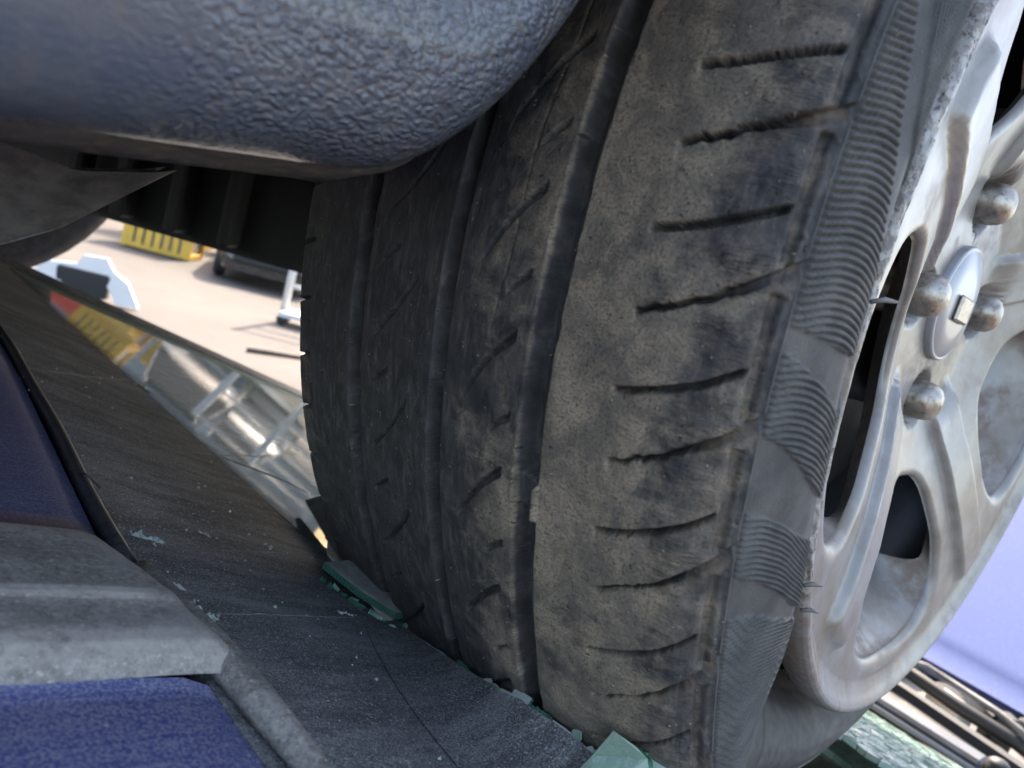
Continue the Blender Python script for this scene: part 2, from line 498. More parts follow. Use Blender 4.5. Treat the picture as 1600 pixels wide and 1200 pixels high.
class MB:
    """collects simple solids into one mesh"""
    def __init__(self):
        self.v = []; self.f = []
    def add(self, vs, fs):
        b = len(self.v)
        self.v += [tuple(x) for x in vs]
        self.f += [tuple(b + i for i in f) for f in fs]
        return self
    def box(self, c, s, ax=None, bev=0.0):
        c = np.array(c, float); s = np.array(s, float) / 2
        A = np.eye(3) if ax is None else np.array(ax, float)
        if bev <= 0:
            vs = [c + A.T @ (s * np.array(t)) for t in ((-1,-1,-1),(1,-1,-1),(1,1,-1),(-1,1,-1),(-1,-1,1),(1,-1,1),(1,1,1),(-1,1,1))]
            return self.add(vs, [(0,3,2,1),(4,5,6,7),(0,1,5,4),(1,2,6,5),(2,3,7,6),(3,0,4,7)])
        vs = []; idx = {}
        for sx in (-1, 1):
            for sy in (-1, 1):
                for sz in (-1, 1):
                    sg = np.array((sx, sy, sz))
                    for k in range(3):
                        p = s.copy() - bev
                        p[k] = s[k]
                        idx[(sx, sy, sz, k)] = len(vs)
                        vs.append(c + A.T @ (p * sg))
        fs = []
        for k in range(3):
            a, b = (k + 1) % 3, (k + 2) % 3
            for sg in (-1, 1):
                q = []
                for (p, r) in ((-1, -1), (1, -1), (1, 1), (-1, 1)):
                    t = [0, 0, 0]; t[k] = sg; t[a] = p; t[b] = r
                    q.append(idx[(*t, k)])
                fs.append(q if sg > 0 else q[::-1])
        for k in range(3):
            a, b = (k + 1) % 3, (k + 2) % 3
            for p in (-1, 1):
                for r in (-1, 1):
                    t0 = [0, 0, 0]; t1 = [0, 0, 0]
                    t0[k] = -1; t1[k] = 1
                    for t in (t0, t1):
                        t[a] = p; t[b] = r
                    q = [idx[(*t0, a)], idx[(*t1, a)], idx[(*t1, b)], idx[(*t0, b)]]
                    fs.append(q if p * r < 0 else q[::-1])
        for sx in (-1, 1):
            for sy in (-1, 1):
                for sz in (-1, 1):
                    q = [idx[(sx, sy, sz, k)] for k in range(3)]
                    fs.append(q if sx * sy * sz > 0 else q[::-1])
        return self.add(vs, fs)
    def tube(self, pts, r, n=8, caps=True):
        pts = [np.array(p, float) for p in pts]
        rs = r if hasattr(r, '__len__') else [r] * len(pts)
        rings = []
        prev = None
        for i, p in enumerate(pts):
            t = pts[min(i + 1, len(pts) - 1)] - pts[max(i - 1, 0)]
            t = t / (np.linalg.norm(t) + 1e-12)
            if prev is None:
                a = np.array([0, 0, 1.0]) if abs(t[2]) < 0.9 else np.array([1.0, 0, 0])
            else:
                a = prev
            b = np.cross(t, a); b /= np.linalg.norm(b)
            a = np.cross(b, t)
            prev = a
            rings.append([p + rs[i] * (math.cos(2 * math.pi * k / n) * a + math.sin(2 * math.pi * k / n) * b) for k in range(n)])
        vs = [v for rg in rings for v in rg]
        fs = [(i * n + k, (i + 1) * n + k, (i + 1) * n + (k + 1) % n, i * n + (k + 1) % n) for i in range(len(pts) - 1) for k in range(n)]
        if caps:
            fs += [tuple(range(n)), tuple(reversed(range((len(pts) - 1) * n, len(pts) * n)))]
        return self.add(vs, fs)
    def prism(self, poly, lo, hi, axis=2):
        """poly in the plane across `axis`, extruded from lo to hi"""
        def P(q, h):
            if axis == 2: return (q[0], q[1], h)
            if axis == 1: return (q[0], h, q[1])
            return (h, q[0], q[1])
        n = len(poly)
        vs = [P(q, lo) for q in poly] + [P(q, hi) for q in poly]
        fs = [tuple(range(n))[::-1], tuple(range(n, 2 * n))] + [(i, (i + 1) % n, n + (i + 1) % n, n + i) for i in range(n)]
        return self.add(vs, fs)
    def lathe(self, prof, c, axis, ref, n=24, closed=False):
        """prof: (along, radius) pairs"""
        c = np.array(c, float); A = np.array(axis, float); A /= np.linalg.norm(A)
        e = np.array(ref, float); e -= A * (e @ A); e /= np.linalg.norm(e); g = np.cross(A, e)
        vs = [c + A * a + r * (math.cos(2 * math.pi * k / n) * e + math.sin(2 * math.pi * k / n) * g) for a, r in prof for k in range(n)]
        m = len(prof)
        fs = [(i * n + k, i * n + (k + 1) % n, (i + 1) * n + (k + 1) % n, (i + 1) * n + k) for i in range(m - 1) for k in range(n)]
        return self.add(vs, fs)
    def build(self, name, mat, parent=None, smooth=False, rot=None, fixn=True):
        v = np.array(self.v)
        if rot is not None:
            v = rot(v)
        o = mk(name, v, self.f, mat, parent, smooth)
        if fixn:
            bm = bmesh.new(); bm.from_mesh(o.data)
            bmesh.ops.recalc_face_normals(bm, faces=bm.faces)
            bm.to_mesh(o.data); bm.free()
        return o

_TAB = rng.random((6, 256, 256))
def vnoise(x, y, s=0):
    """2-D value noise, 0..1"""
    xi = np.floor(x).astype(int); yi = np.floor(y).astype(int)
    fx = x - xi; fy = y - yi
    fx = fx * fx * (3 - 2 * fx); fy = fy * fy * (3 - 2 * fy)
    T = _TAB[s % 6]
    a = T[xi % 256, yi % 256]; b = T[(xi + 1) % 256, yi % 256]; c = T[xi % 256, (yi + 1) % 256]; d = T[(xi + 1) % 256, (yi + 1) % 256]
    return (a * (1 - fx) + b * fx) * (1 - fy) + (c * (1 - fx) + d * fx) * fy
def fbm(x, y, s=0, o=4):
    r = 0; am = 0.5; t = 0
    for k in range(o):
        r = r + am * vnoise(x * 2 ** k + 13.7 * k, y * 2 ** k + 7.1 * k, s + k); t += am; am *= 0.55
    return r / t
def sstep(a, b, x):
    t = np.clip((x - a) / (b - a), 0, 1)
    return t * t * (3 - 2 * t)

# ================================================================ the setting: yard
def build_ground():
    n = 60
    xs = np.concatenate([np.linspace(-150, -20, 10), np.linspace(-18, 40, 50), np.linspace(45, 200, 12)])
    X, Y = np.meshgrid(xs, xs, indexing='ij')
    Z = -H + 0.03 * (fbm(X * 0.35 + 100, Y * 0.35 + 100, 1) - 0.5)
    k = NT('yard_concrete')
    big = k.noise(0.35, 6, 0.6)
    c = k.mix(k.ramp(big, 0.35, 0.65), (0.060, 0.050, 0.045), (0.089, 0.075, 0.068))
    c = k.mix(k.math('MULTIPLY', k.ramp(k.noise(2.2, 6, 0.65), 0.48, 0.7), 0.6), c, (0.062, 0.052, 0.046))
    k.set('Base Color', c); k.set('Roughness', 0.9)
    k.bump(k.noise(25, 5, 0.6), 0.4, 0.01)
    o = mk('ground', np.stack([X, Y, Z], -1).reshape(-1, 3), grid_faces(len(xs), len(xs)), k.m, smooth=True, origin=(0, 0, -H))
    o['kind'] = 'structure'
    o['label'] = 'pale sunlit concrete ground of the scrapyard'
build_ground()

# ================================================================ lower car (dark blue, carries the windscreen)
# windscreen plane: z = -(0.0871 + 0.309 x) / 0.951
def gz(x):
    return -(0.0871 + 0.309 * np.asarray(x)) / 0.951
GN = np.array([0.309, 0, 0.951]); GN /= np.linalg.norm(GN)
GT = np.array([0.951, 0, -0.309]); GT /= np.linalg.norm(GT)
LC = thing('lower_car', (0.4, 0.5, 0.0), 'dark blue dusty wrecked car underneath, its windscreen crushed by the tyre', 'car')
def bow(y):
    return np.interp(y, [-0.2, 0.15, 0.22, 0.43, 0.60, 0.80, 1.05], [-0.002, -0.002, 0.002, 0.021, 0.032, 0.036, 0.030])
XT = 0.090                                 # top edge of the windscreen
def zroof(x):
    s = np.maximum(0, XT - x)
    return gz(XT) + 0.004 + 0.20 * s - 0.16 * s * s / (s + 0.5)

def sheet(name, xs, ys, zf, mat, parent, thick=0.002, smooth=True, xoff=None):
    X, Y = np.meshgrid(xs, ys, indexing='ij')
    Z = zf(X, Y)
    if xoff is not None:
        Z = Z - 0.325 * xoff(Y) * sstep(-0.4, 0.07, X)
        X = X + xoff(Y) * sstep(-0.4, 0.07, X)
    n, m = len(xs), len(ys)
    top = np.stack([X, Y, Z], -1).reshape(-1, 3)
    bot = top - np.array([0, 0, thick])
    f = [tuple(q) for q in grid_faces(n, m)[:, ::-1]]
    f2 = [tuple(int(i) + n * m for i in q[::-1]) for q in f]
    side = []
    for i in range(n - 1):
        side += [(i * m, (i + 1) * m, n * m + (i + 1) * m, n * m + i * m), ((i + 1) * m + m - 1, i * m + m - 1, n * m + i * m + m - 1, n * m + (i + 1) * m + m - 1)]
    for j in range(m - 1):
        side += [(j + 1, j, n * m + j, n * m + j + 1), ((n - 1) * m + j, (n - 1) * m + j + 1, n * m + (n - 1) * m + j + 1, n * m + (n - 1) * m + j)]
    o = mk(name, np.vstack([top, bot]), [tuple(int(i) for i in q) for q in f + f2 + side], mat, parent, smooth)
    return o

# roof skin between the two mouldings, with a rolled front edge
def roof_z(X, Y):
    e = sstep(0.008, 0.0, 0.0815 - X)
    return zroof(X) + 0.012 * (1 - ((Y - 0.57) / 0.36) ** 2) * np.clip((0.1 - X) / 0.3, 0, 1) - 0.004 * e
roof = sheet('roof_panel', np.concatenate([np.linspace(-1.55, -0.1, 20), np.linspace(-0.06, 0.0815, 22)]), np.linspace(0.226, 0.925, 40), roof_z, MAT['blue'], LC, xoff=bow)
side_roof = sheet('roof_side_rail', np.concatenate([np.linspace(-1.55, -0.1, 14), np.linspace(-0.06, 0.091, 16)]), np.linspace(0.012, 0.1535, 16),
    lambda X, Y: zroof(X) - 0.0015 - 0.9 * np.maximum(0, 0.085 - Y) ** 1.5 - 0.004 * sstep(0.012, 0.0, 0.091 - X), MAT['blue'], LC)
side_roof2 = sheet('roof_side_rail', np.linspace(-1.55, 0.08, 20), np.linspace(1.0, 1.14, 10),
    lambda X, Y: zroof(X) - 0.003 - 0.9 * np.maximum(0, Y - 1.06) ** 1.5, MAT['blue'], LC)

# roof moulding: grey plastic strip with a raised flat, a step and a rounded outer bead
def moulding(y0, y1, parent, flip=False):
    t = np.array([0.0, 0.02, 0.05, 0.1, 0.25, 0.4, 0.55, 0.60, 0.63, 0.66, 0.70, 0.78, 0.86, 0.92, 0.96, 1.0])
    h = np.array([-4, 4.2, 5.2, 5.5, 5.6, 5.5, 5.2, 5.4, 5.0, 4.0, 3.6, 3.5, 3.2, 2.2, 0.2, -4]) * 1e-3
    tt = np.interp(np.linspace(0, 1, 61), np.linspace(0, 1, len(t)), t)
    hh = np.interp(tt, t, h)
    wr = np.interp(tt, [0, .02, .06, .10, .56, .61, .66, .80, .92, .97, 1], [0.9, .9, .8, .1, .1, .9, .3, .3, .9, .4, .2])
    if flip:
        tt = 1 - tt
    xs = np.concatenate([np.linspace(-1.5, -0.1, 12), np.linspace(-0.08, 0.072, 50), [0.0745, 0.0765, 0.078, 0.0785, 0.079]])
    drop = np.concatenate([np.zeros(62), [0.0003, 0.0010, 0.0024, 0.0050, 0.011]])
    Y = y1 + (y0 - y1) * tt
    V = []; W = []
    for x, dz in zip(xs, drop):
        # the cut end is oblique: further forward on the outboard side
        sh = 0.018 * tt * sstep(-0.05, 0.07, x)
        z = zroof(x) + hh - dz + 0.0004 * (fbm(np.full_like(tt, x * 120), tt * 18, 2) - 0.5)
        V.append(np.stack([x + sh, Y, z], -1)); W.append(np.maximum(wr, 0.9 * sstep(0.066, 0.074, np.full_like(wr, x))))
    o = mk('roof_moulding', np.concatenate(V), grid_faces(len(xs), len(tt))[:, ::-1] if not flip else grid_faces(len(xs), len(tt)), MAT['trim'], parent, True)
    fattr(o, 'wear', np.concatenate(W))
    return o
rm = moulding(0.153, 0.222, LC)
rm['label'] = 'grey plastic roof strip with worn edges on the blue roof'
moulding(0.997, 0.928, LC, True)

# rubber seal round the windscreen: a dark channel, a rubber tube and a lip
mb = MB()
cb = [(XT - 0.022 + float(bow(y)), y) for y in np.linspace(0.02, 1.08, 30)] + [(XT + 0.006 + float(bow(y)), y) for y in np.linspace(1.08, 0.02, 30)]
mb.add([(x, y, float(gz(x)) - 0.004) for x, y in cb] + [(x, y, float(gz(x)) - 0.010) for x, y in cb], [tuple(range(60)), tuple(range(119, 59, -1))] + [(i, 60 + i, 60 + (i + 1) % 60, (i + 1) % 60) for i in range(60)])
mb.build('seal_channel', MAT['black'], LC)
tube_pts = [(XT - 0.0035 + float(bow(y)) + 0.0005 * math.sin(40 * y), y, float(gz(XT + bow(y))) + 0.0005) for y in np.linspace(0.218, 1.02, 40)]
mb = MB().tube(tube_pts, 0.0030, 12)
seal = mb.build('windscreen_seal', simple('grey_black_rubber', (0.045, 0.046, 0.05), 0.45, noise=0.5, nscale=300, bump=0.3, bscale=500, bdist=0.0005), LC, True)
# little dark wires poking out of the seal
for (p, q) in (((0.088, 0.285, 0.004), (0.097, 0.276, 0.003)),):
    a = np.array([p[0], p[1], float(gz(p[0])) + p[2]]); b = np.array([q[0], q[1], float(gz(q[0])) + q[2]])
    MB().tube([a, (a + b) / 2 + np.array([0, 0, 0.002]), b], 0.0003, 6).build('seal_thread', MAT['black'], LC, True)
# outer seal lip running on past the moulding
lip = []
for s in np.linspace(0, 1, 24):
    y = 0.212 - 0.20 * s
    x = 0.0905 + 0.003 * math.sin(s * 3.0) + 0.006 * s
    lip.append((x, y, float(gz(x)) + 0.0018 + 0.002 * math.sin(min(1, s * 3) * math.pi / 2)))
MB().tube(lip, [0.003 + 0.0016 * math.sin(math.pi * min(1, i / 12)) for i in range(24)], 12).build('seal_lip', MAT['trim'], LC, True)

ft = MB()
ftp = [(x, float(gz(x))) for x in np.linspace(0.13, 0.98, 12)]
for i in range(11):
    (xa, za), (xb, zb) = ftp[i], ftp[i + 1]
    ya, yb2 = 1.012 + 0.10 * max(0, xa - .3), 1.012 + 0.10 * max(0, xb - .3)
    ft.add([(xa, ya, za + .001), (xb, yb2, zb + .001), (xb, yb2 + .05, zb - .012), (xa, ya + .05, za - .012), (xa, ya + .012, za + .008), (xb, yb2 + .012, zb + .008)], [(0, 1, 5, 4), (4, 5, 2, 3), (3, 2, 1, 0)])
ft.build('side_trim', MAT['greyplastic'], LC)

# ---- windscreen: one sheet of laminated glass with a ragged hole round the tyre
XB = 0.925
HOLE = [(0.30, 0.395), (0.262, 0.372), (0.236, 0.340), (0.222, 0.306), (0.205, 0.277), (0.2015, 0.254), (0.197, 0.236), (0.194, 0.214),
        (0.203, 0.196), (0.213, 0.183), (0.224, 0.168), (0.232, 0.153), (0.236, 0.138), (0.243, 0.121), (0.262, 0.118),
        (0.281, 0.104), (0.30, 0.086), (0.34, 0.070), (0.40, 0.052), (0.47, 0.046), (0.53, 0.055), (0.575, 0.085), (0.60, 0.13), (0.60, 0.21), (0.585, 0.30), (0.54, 0.345), (0.47, 0.375), (0.38, 0.400)]
def densify(poly, step, jit, seed):
    rr = random.Random(seed)
    out = []
    for i in range(len(poly)):
        a = np.array(poly[i]); b = np.array(poly[(i + 1) % len(poly)])
        k = max(1, int(np.linalg.norm(b - a) / step))
        for j in range(k):
            q = a + (b - a) * j / k
            out.append(q + np.array([rr.uniform(-jit, jit), rr.uniform(-jit, jit)]))
    return out
hole = densify(HOLE, 0.006, 0.0011, 3)
WS = bpy.data.objects.new('windscreen', None); COL.objects.link(WS); WS.parent = LC; WS.empty_display_size = 0.05
WS['label'] = 'broken windscreen with black dotted border under the tyre'

def lift(x, y, h=0.0):
    """point on the glass plane raised h along its normal"""
    return np.array([x, y, float(gz(x))]) + GN * h

def in_poly(px, py, poly):
    P = np.array(poly); x0, y0 = P[:, 0], P[:, 1]; x1, y1 = np.roll(x0, -1), np.roll(y0, -1)
    c = ((y0[None] > py[:, None]) != (y1[None] > py[:, None])) & (px[:, None] < (x1 - x0)[None] * (py[:, None] - y0[None]) / ((y1 - y0)[None] + 1e-12) + x0[None])
    return c.sum(1) % 2 == 1

def glass_sheet(name, outer, mat, holes=(), thick=0.005, off=0.0, parent=WS, edge=True):
    bm = bmesh.new()
    loops = []
    for poly in [outer] + list(holes):
        vs = [bm.verts.new(lift(q[0], q[1], off) + np.array([0, 0, H]) - wpos(parent)) for q in poly]
        es = [bm.edges.new((vs[i], vs[(i + 1) % len(vs)])) for i in range(len(vs))]
        loops += es
    bmesh.ops.triangle_fill(bm, use_beauty=True, use_dissolve=False, edges=loops, normal=Vector(GN))
    bm.faces.ensure_lookup_table()
    for h in holes:                        # drop anything filled inside a hole
        cs = np.array([np.array(f.calc_center_median()) + wpos(parent) for f in bm.faces])
        ins = in_poly(cs[:, 0], cs[:, 1], h)
        bmesh.ops.delete(bm, geom=[f for f, k in zip(list(bm.faces), ins) if k], context='FACES')
        bm.faces.ensure_lookup_table()
    for f in bm.faces:
        if f.normal.dot(Vector(GN)) < 0:
            f.normal_flip()
    top = list(bm.faces)
    if thick:
        bnd = [e for e in bm.edges if len(e.link_faces) == 1]
        ret = bmesh.ops.extrude_face_region(bm, geom=top)
        nv = [g for g in ret['geom'] if isinstance(g, bmesh.types.BMVert)]
        # the copied faces become the lower side
        bmesh.ops.translate(bm, verts=nv, vec=Vector(-GN * thick))
        bmesh.ops.recalc_face_normals(bm, faces=bm.faces)
    me = bpy.data.meshes.new(name); 
    me.materials.append(mat); me.materials.append(MAT['edge'])
    for f in bm.faces:
        if abs(f.normal.dot(Vector(GN))) < 0.7 and f.calc_center_median().x + wpos(parent)[0] > 0.15:
            f.material_index = 1
    bm.to_mesh(me); bm.free()
    o = bpy.data.objects.new(name, me); COL.objects.link(o); o.parent = parent
    return o
XF = 0.2035                                # edge of the painted black border
YN, YF = 0.045, 1.035
# black border strip (glass printed black underneath): everything behind XF and outside the hole
front = [q for q in hole]
def clip_poly(poly, xlim, keep_less):
    out = []
    for i in range(len(poly)):
        a = np.array(poly[i]); b = np.array(poly[(i + 1) % len(poly)])
        ia = (a[0] <= xlim) == keep_less; ib = (b[0] <= xlim) == keep_less
        if ia: out.append(tuple(a))
        if ia != ib:
            t = (xlim - a[0]) / (b[0] - a[0]); out.append(tuple(a + t * (b - a)))
    return out
# the border follows the frit line, then widens along the near side of the hole (side border of the screen)
nearhole = [q for q in hole if q[1] < 0.285 and q[0] < 0.30]
nearhole.sort(key=lambda q: -q[1])
border = [(XT + float(bow(y)), y) for y in np.linspace(YN, YF, 30)] + [ (XF + 0.02, YF), (XF, YF - 0.05)] + [(XF, y) for y in np.linspace(0.95, 0.29, 40)] + [tuple(q) for q in nearhole] + [(0.315, 0.045)]
glass_sheet('black_border', border, MAT['frit'])
# clear glass beyond, from the border out to the far pillar and down to the cowl
farhole = [q for q in hole if not (q[1] < 0.285 and q[0] < 0.30)]
ci = min(range(len(hole)), key=lambda i: abs(hole[i][0] - 0.205) + abs(hole[i][1] - 0.29))
chain = []
start = max((i for i in range(len(hole)) if hole[i][1] >= 0.285 and hole[i][0] < 0.3), default=0)
k = start
while True:                                # walk backwards round the hole from the border to the near side
    q = hole[k]
    chain.append(tuple(q))
    if q[1] < 0.075 and q[0] > 0.3 and q[0] < 0.36: break
    k = (k - 1) % len(hole)
    if k == start: break
clear = [(XF + 0.0005, 0.292), (XF + 0.0005, YF - 0.05), (XF + 0.0205, YF), (XB, YF + 0.12), (XB, -0.09), (0.32, 0.044)] + chain[::-1]
glass_sheet('clear_glass', clear, MAT['glass'])
# dotted fringe of the black border
dm = MB()
for r in range(9):
    px = XF + 0.0012 + r * 0.0021
    sz = 0.00095 * (1 - r / 10.5)
    ys = np.arange(0.30, 0.98, 0.0021) + (r % 2) * 0.00105
    for y in ys:
        if y > 0.62 and r > 6: continue
        c = lift(px, y, 0.00015)
        vs = [c + sz * (math.cos(a) * GT + math.sin(a) * np.array([0, 1, 0])) for a in np.arange(0.3, 6.2, math.pi / 2)]
        dm.add(vs, [(0, 1, 2, 3)])
dots = dm.build('border_dots', MAT['black'], WS, fixn=False)
dots['kind'] = 'stuff'

# ---- upright shards, splinters, cracks and crumbs of the windscreen
def shard(name, pts, th, mat, nrm=None, parent=WS):
    P = [np.array(p, float) for p in pts]
    n_ = np.cross(P[1] - P[0], P[2] - P[0]); n_ /= np.linalg.norm(n_)
    vs = P + [p - n_ * th for p in P]
    n = len(P)
    fs = [tuple(range(n)), tuple(range(2 * n - 1, n - 1, -1))] + [(i, n + i, n + (i + 1) % n, (i + 1) % n) for i in range(n)]
    o = mk(name, vs, fs, mat, parent, mats=[mat, MAT['edge']], midx=[0, 0] + [1] * n)
    return o
# dusty flap standing against the tread
shard('glass_shard', [lift(0.231, 0.345, 0.004), lift(0.238, 0.338, 0.014), lift(0.214, 0.268, 0.010), lift(0.201, 0.240, 0.002), lift(0.204, 0.258, 0.0)], 0.003, simple('dusty_glass_flap', (0.16, 0.16, 0.145), 0.6, noise=0.3, nscale=150, dirt=((0.3, 0.28, 0.24), 0.4)))
fl = simple('grey_glass_back', (0.30, 0.30, 0.27), 0.5, noise=0.3, nscale=160, bump=0.3, bscale=600, bdist=0.0004, dirt=((0.42, 0.38, 0.32), 0.5))
shard('glass_shard', [lift(0.1765, 0.2425, 0.0052), lift(0.191, 0.2465, 0.0075), lift(0.2035, 0.232, 0.0085), lift(0.203, 0.208, 0.0055), lift(0.191, 0.2065, 0.0042), lift(0.183, 0.222, 0.0040)], 0.0028, fl)
# green broken edge under it: small irregular chips
gp = [(0.1768, 0.2425), (0.179, 0.2370), (0.1808, 0.2318), (0.1822, 0.2268), (0.1840, 0.2218), (0.1862, 0.2165), (0.1888, 0.2118), (0.1915, 0.2072), (0.194, 0.2035)]
for i in range(len(gp) - 1):
    for rep_ in range(1 + i % 2):
        u0 = rnd.uniform(-0.2, 0.3); u1 = u0 + rnd.uniform(0.5, 1.0)
        A = lift(*(np.array(gp[i]) * (1 - u0) + np.array(gp[i + 1]) * u0), 0.0002); B = lift(*(np.array(gp[i]) * (1 - u1) + np.array(gp[i + 1]) * u1), 0.0002)
        j = np.array([rnd.uniform(-.0005, .0012), rnd.uniform(-.0006, .0006), 0])
        h0, h1 = rnd.uniform(0.0004, 0.0022), rnd.uniform(0.0004, 0.0022)
        shard('glass_splinter', [A + j, B + j, B + j + GN * h1 + np.array([rnd.uniform(.0003, .0016), 0, 0]), A + j + GN * h0 + np.array([rnd.uniform(.0003, .0016), rnd.uniform(-.0006, .0006), 0])], 0.0009, (MAT['edge'], MAT['shard'], MAT['edge'])[rep_])
# silvery raised splinters along the rim of the hole
for (a, b, h) in (((0.222, 0.174), (0.230, 0.158), 0.0035), ((0.229, 0.160), (0.236, 0.145), 0.005), ((0.234, 0.148), (0.2415, 0.126), 0.006), ((0.208, 0.192), (0.2155, 0.181), 0.002)):
    A = lift(*a, 0.0005); B = lift(*b, 0.0005)
    shard('glass_splinter', [A, B, B + GN * h + np.array([0.0015, 0, 0.0]), (A + B) / 2 + GN * h * 0.8 + np.array([0.0022, 0, 0]), A + GN * h * 0.35], 0.0016, MAT['crumb'])
# the black border is bent up where it leans on the tread
EDGE = np.array([[0.2000, 0.2140, -0.1555], [0.1977, 0.1967, -0.1529], [0.1916, 0.1679, -0.1452], [0.1872, 0.1444, -0.1382], [0.1828, 0.1241, -0.1309], [0.1842, 0.1086, -0.1308], [0.1860, 0.0945, -0.1311], [0.1889, 0.0844, -0.1319], [0.1905, 0.0700, -0.1330]])
BASE = np.array([[0.178, 0.2060, 0], [0.170, 0.1900, 0], [0.1608, 0.1660, 0], [0.1546, 0.1430, 0], [0.1521, 0.1250, 0], [0.1499, 0.1090, 0], [0.1478, 0.0950, 0], [0.146, 0.0830, 0], [0.144, 0.0680, 0]])
BASE[:, 2] = gz(BASE[:, 0]) + 0.0004
sE = np.linspace(0, 8, 90)
Ed = np.stack([np.interp(sE, range(9), EDGE[:, k]) for k in range(3)], -1); Bs = np.stack([np.interp(sE, range(9), BASE[:, k]) for k in range(3)], -1)
for arr in (Ed, Bs):
    ker = np.exp(-0.5 * (np.arange(-10, 11) / 4.0) ** 2); ker /= ker.sum()
    for k in range(3):
        arr[:, k] = np.convolve(np.pad(arr[:, k], 10, mode='reflect', reflect_type='odd'), ker, 'valid')
jag = 0.0012 * (fbm(sE * 3.1 + 5, sE * 0, 2, 4) - 0.5)
Ed = Ed + jag[:, None] * np.array([1.0, 0, 0.6])
tt_ = np.linspace(0, 1, 16)
top = np.array([[b + (e - b) * t - np.array([0, 0, 1]) * (e[2] - (b[2] + (e[0] - b[0]) * -0.325)) * (t - t ** 1.9) for t in tt_] for e, b in zip(Ed, Bs)])
o = mk('black_border', top.reshape(-1, 3), grid_faces(90, 16), MAT['frit'], WS, True)
# broken thickness of the glass along that edge: green, chipped, with white glints
i = 0
while i < 84:
    k = rnd.choice((2, 3, 4, 5))
    if rnd.random() < 0.22:
        i += k; continue
    a, b = Ed[i], Ed[min(i + k, 89)]
    up = np.array([0.0016, 0.0003, 0.0016]) * rnd.choice((0.12, 0.25, 0.4, 0.6, 1.0)) * (1.5 if i > 60 else 1.0)
    mid = a + (b - a) * rnd.uniform(0.3, 0.7) + up * rnd.uniform(0.5, 1.6)
    shard('glass_splinter', [a - np.array([0.0004, 0, 0.0002]), b - np.array([0.0004, 0, 0.0002]), b + up * rnd.uniform(0.1, 1), mid, a + up * rnd.uniform(0.1, 1.1)], 0.0010, rnd.choice((MAT['shard'], MAT['crumb'], MAT['edge'])))
    i += k
# pale green pieces folded up at the foot of the tread
def poly_shard(pts, th, mat):
    c = np.mean(pts, 0)
    shard('glass_shard', pts, th, mat)
poly_shard(np.array([[0.1731, 0.0885, -0.1365], [0.1755, 0.0960, -0.1339], [0.1788, 0.0940, -0.1272], [0.1763, 0.0890, -0.1151], [0.1827, 0.0843, -0.1187], [0.1859, 0.0816, -0.1215], [0.1856, 0.0768, -0.1290]]), 0.0035, MAT['shard'])
poly_shard(np.array([[0.1836, 0.0796, -0.1320], [0.1882, 0.0867, -0.1214], [0.1915, 0.0806, -0.1195], [0.1942, 0.0742, -0.1218], [0.1888, 0.0700, -0.1300]]), 0.0035, MAT['shard'])
poly_shard(np.array([[0.1815, 0.0862, -0.1250], [0.1835, 0.0855, -0.1190], [0.1890, 0.0840, -0.1200], [0.1880, 0.0845, -0.1260]]), 0.002, MAT['edge'])
# crack lines: thin raised ridges of shattered glass
crk = simple('pale_crack_line', (0.20, 0.21, 0.20), 0.35, noise=0.5, nscale=200)
def crack(pts, w, mat, seed):
    rr = random.Random(seed)
    P = []
    for i in range(len(pts) - 1):
        a = np.array(pts[i]); b = np.array(pts[i + 1]); k = max(2, int(np.linalg.norm(b - a) / 0.003))
        for j in range(k):
            q = a + (b - a) * j / k
            P.append(lift(q[0] + rr.uniform(-.0004, .0004), q[1] + rr.uniform(-.0004, .0004), 0.00005))
    P.append(lift(*pts[-1], 0.00005))
    n = len(P)
    MB().tube(P, [w * (0.35 + 0.65 * math.sin(math.pi * min(1, (i + .5) / n))) for i in range(n)], 5).build('crack', mat, WS, True)
crack([(0.101, 0.1915), (0.118, 0.1965), (0.142, 0.2025), (0.166, 0.208), (0.183, 0.213)], 0.00022, crk, 1)
crack([(0.096, 0.232), (0.130, 0.247), (0.165, 0.262), (0.198, 0.272)], 0.00028, MAT['greyplastic'], 2)
crack([(0.1, 0.335), (0.15, 0.372), (0.205, 0.41), (0.26, 0.455), (0.33, 0.52)], 0.00035, MAT['black'], 3)
crack([(0.205, 0.41), (0.25, 0.405), (0.262, 0.392)], 0.0004, MAT['black'], 4)
crack([(0.11, 0.46), (0.17, 0.52), (0.22, 0.58)], 0.0003, MAT['greyplastic'], 6)
# bruises: clusters of white-green splinters where the glass is crushed
def cluster(name, cx, cy, sx, sy, n, seed, big=0.0022):
    rr = random.Random(seed)
    m = MB()
    for i in range(n):
        x = cx + rr.gauss(0, sx); y = cy + rr.gauss(0, sy)
        c = lift(x, y, 0.0004)
        a = rr.uniform(0, math.pi); s = big * rr.uniform(0.35, 1.0)
        t = math.cos(a) * GT + math.sin(a) * np.array([0, 1, 0]); b = np.cross(GN, t)
        m.add([c - t * s, c + b * s * .45, c + t * s, c - b * s * .45, c + GN * s * 0.55 + t * s * rr.uniform(-.4, .4)], [(0, 1, 4), (1, 2, 4), (2, 3, 4), (3, 0, 4), (3, 2, 1, 0)])
    o = m.build(name, MAT['crumb'], WS)
    return o
for i, (cx, cy, sx, sy, n, b) in enumerate([(0.0985, 0.1975, 0.0022, 0.0045, 26, 0.003), (0.1035, 0.190, 0.0025, 0.001, 12, 0.002), (0.103, 0.243, 0.0035, 0.0018, 14, 0.0022), (0.134, 0.262, 0.002, 0.001, 7, 0.0018), (0.166, 0.2665, 0.0012, 0.001, 5, 0.0018), (0.174, 0.2115, 0.003, 0.0008, 8, 0.0018), (0.206, 0.55, 0.004, 0.004, 8, 0.003)]):
    cluster('crushed_glass', cx, cy, sx, sy, n, 20 + i, b)
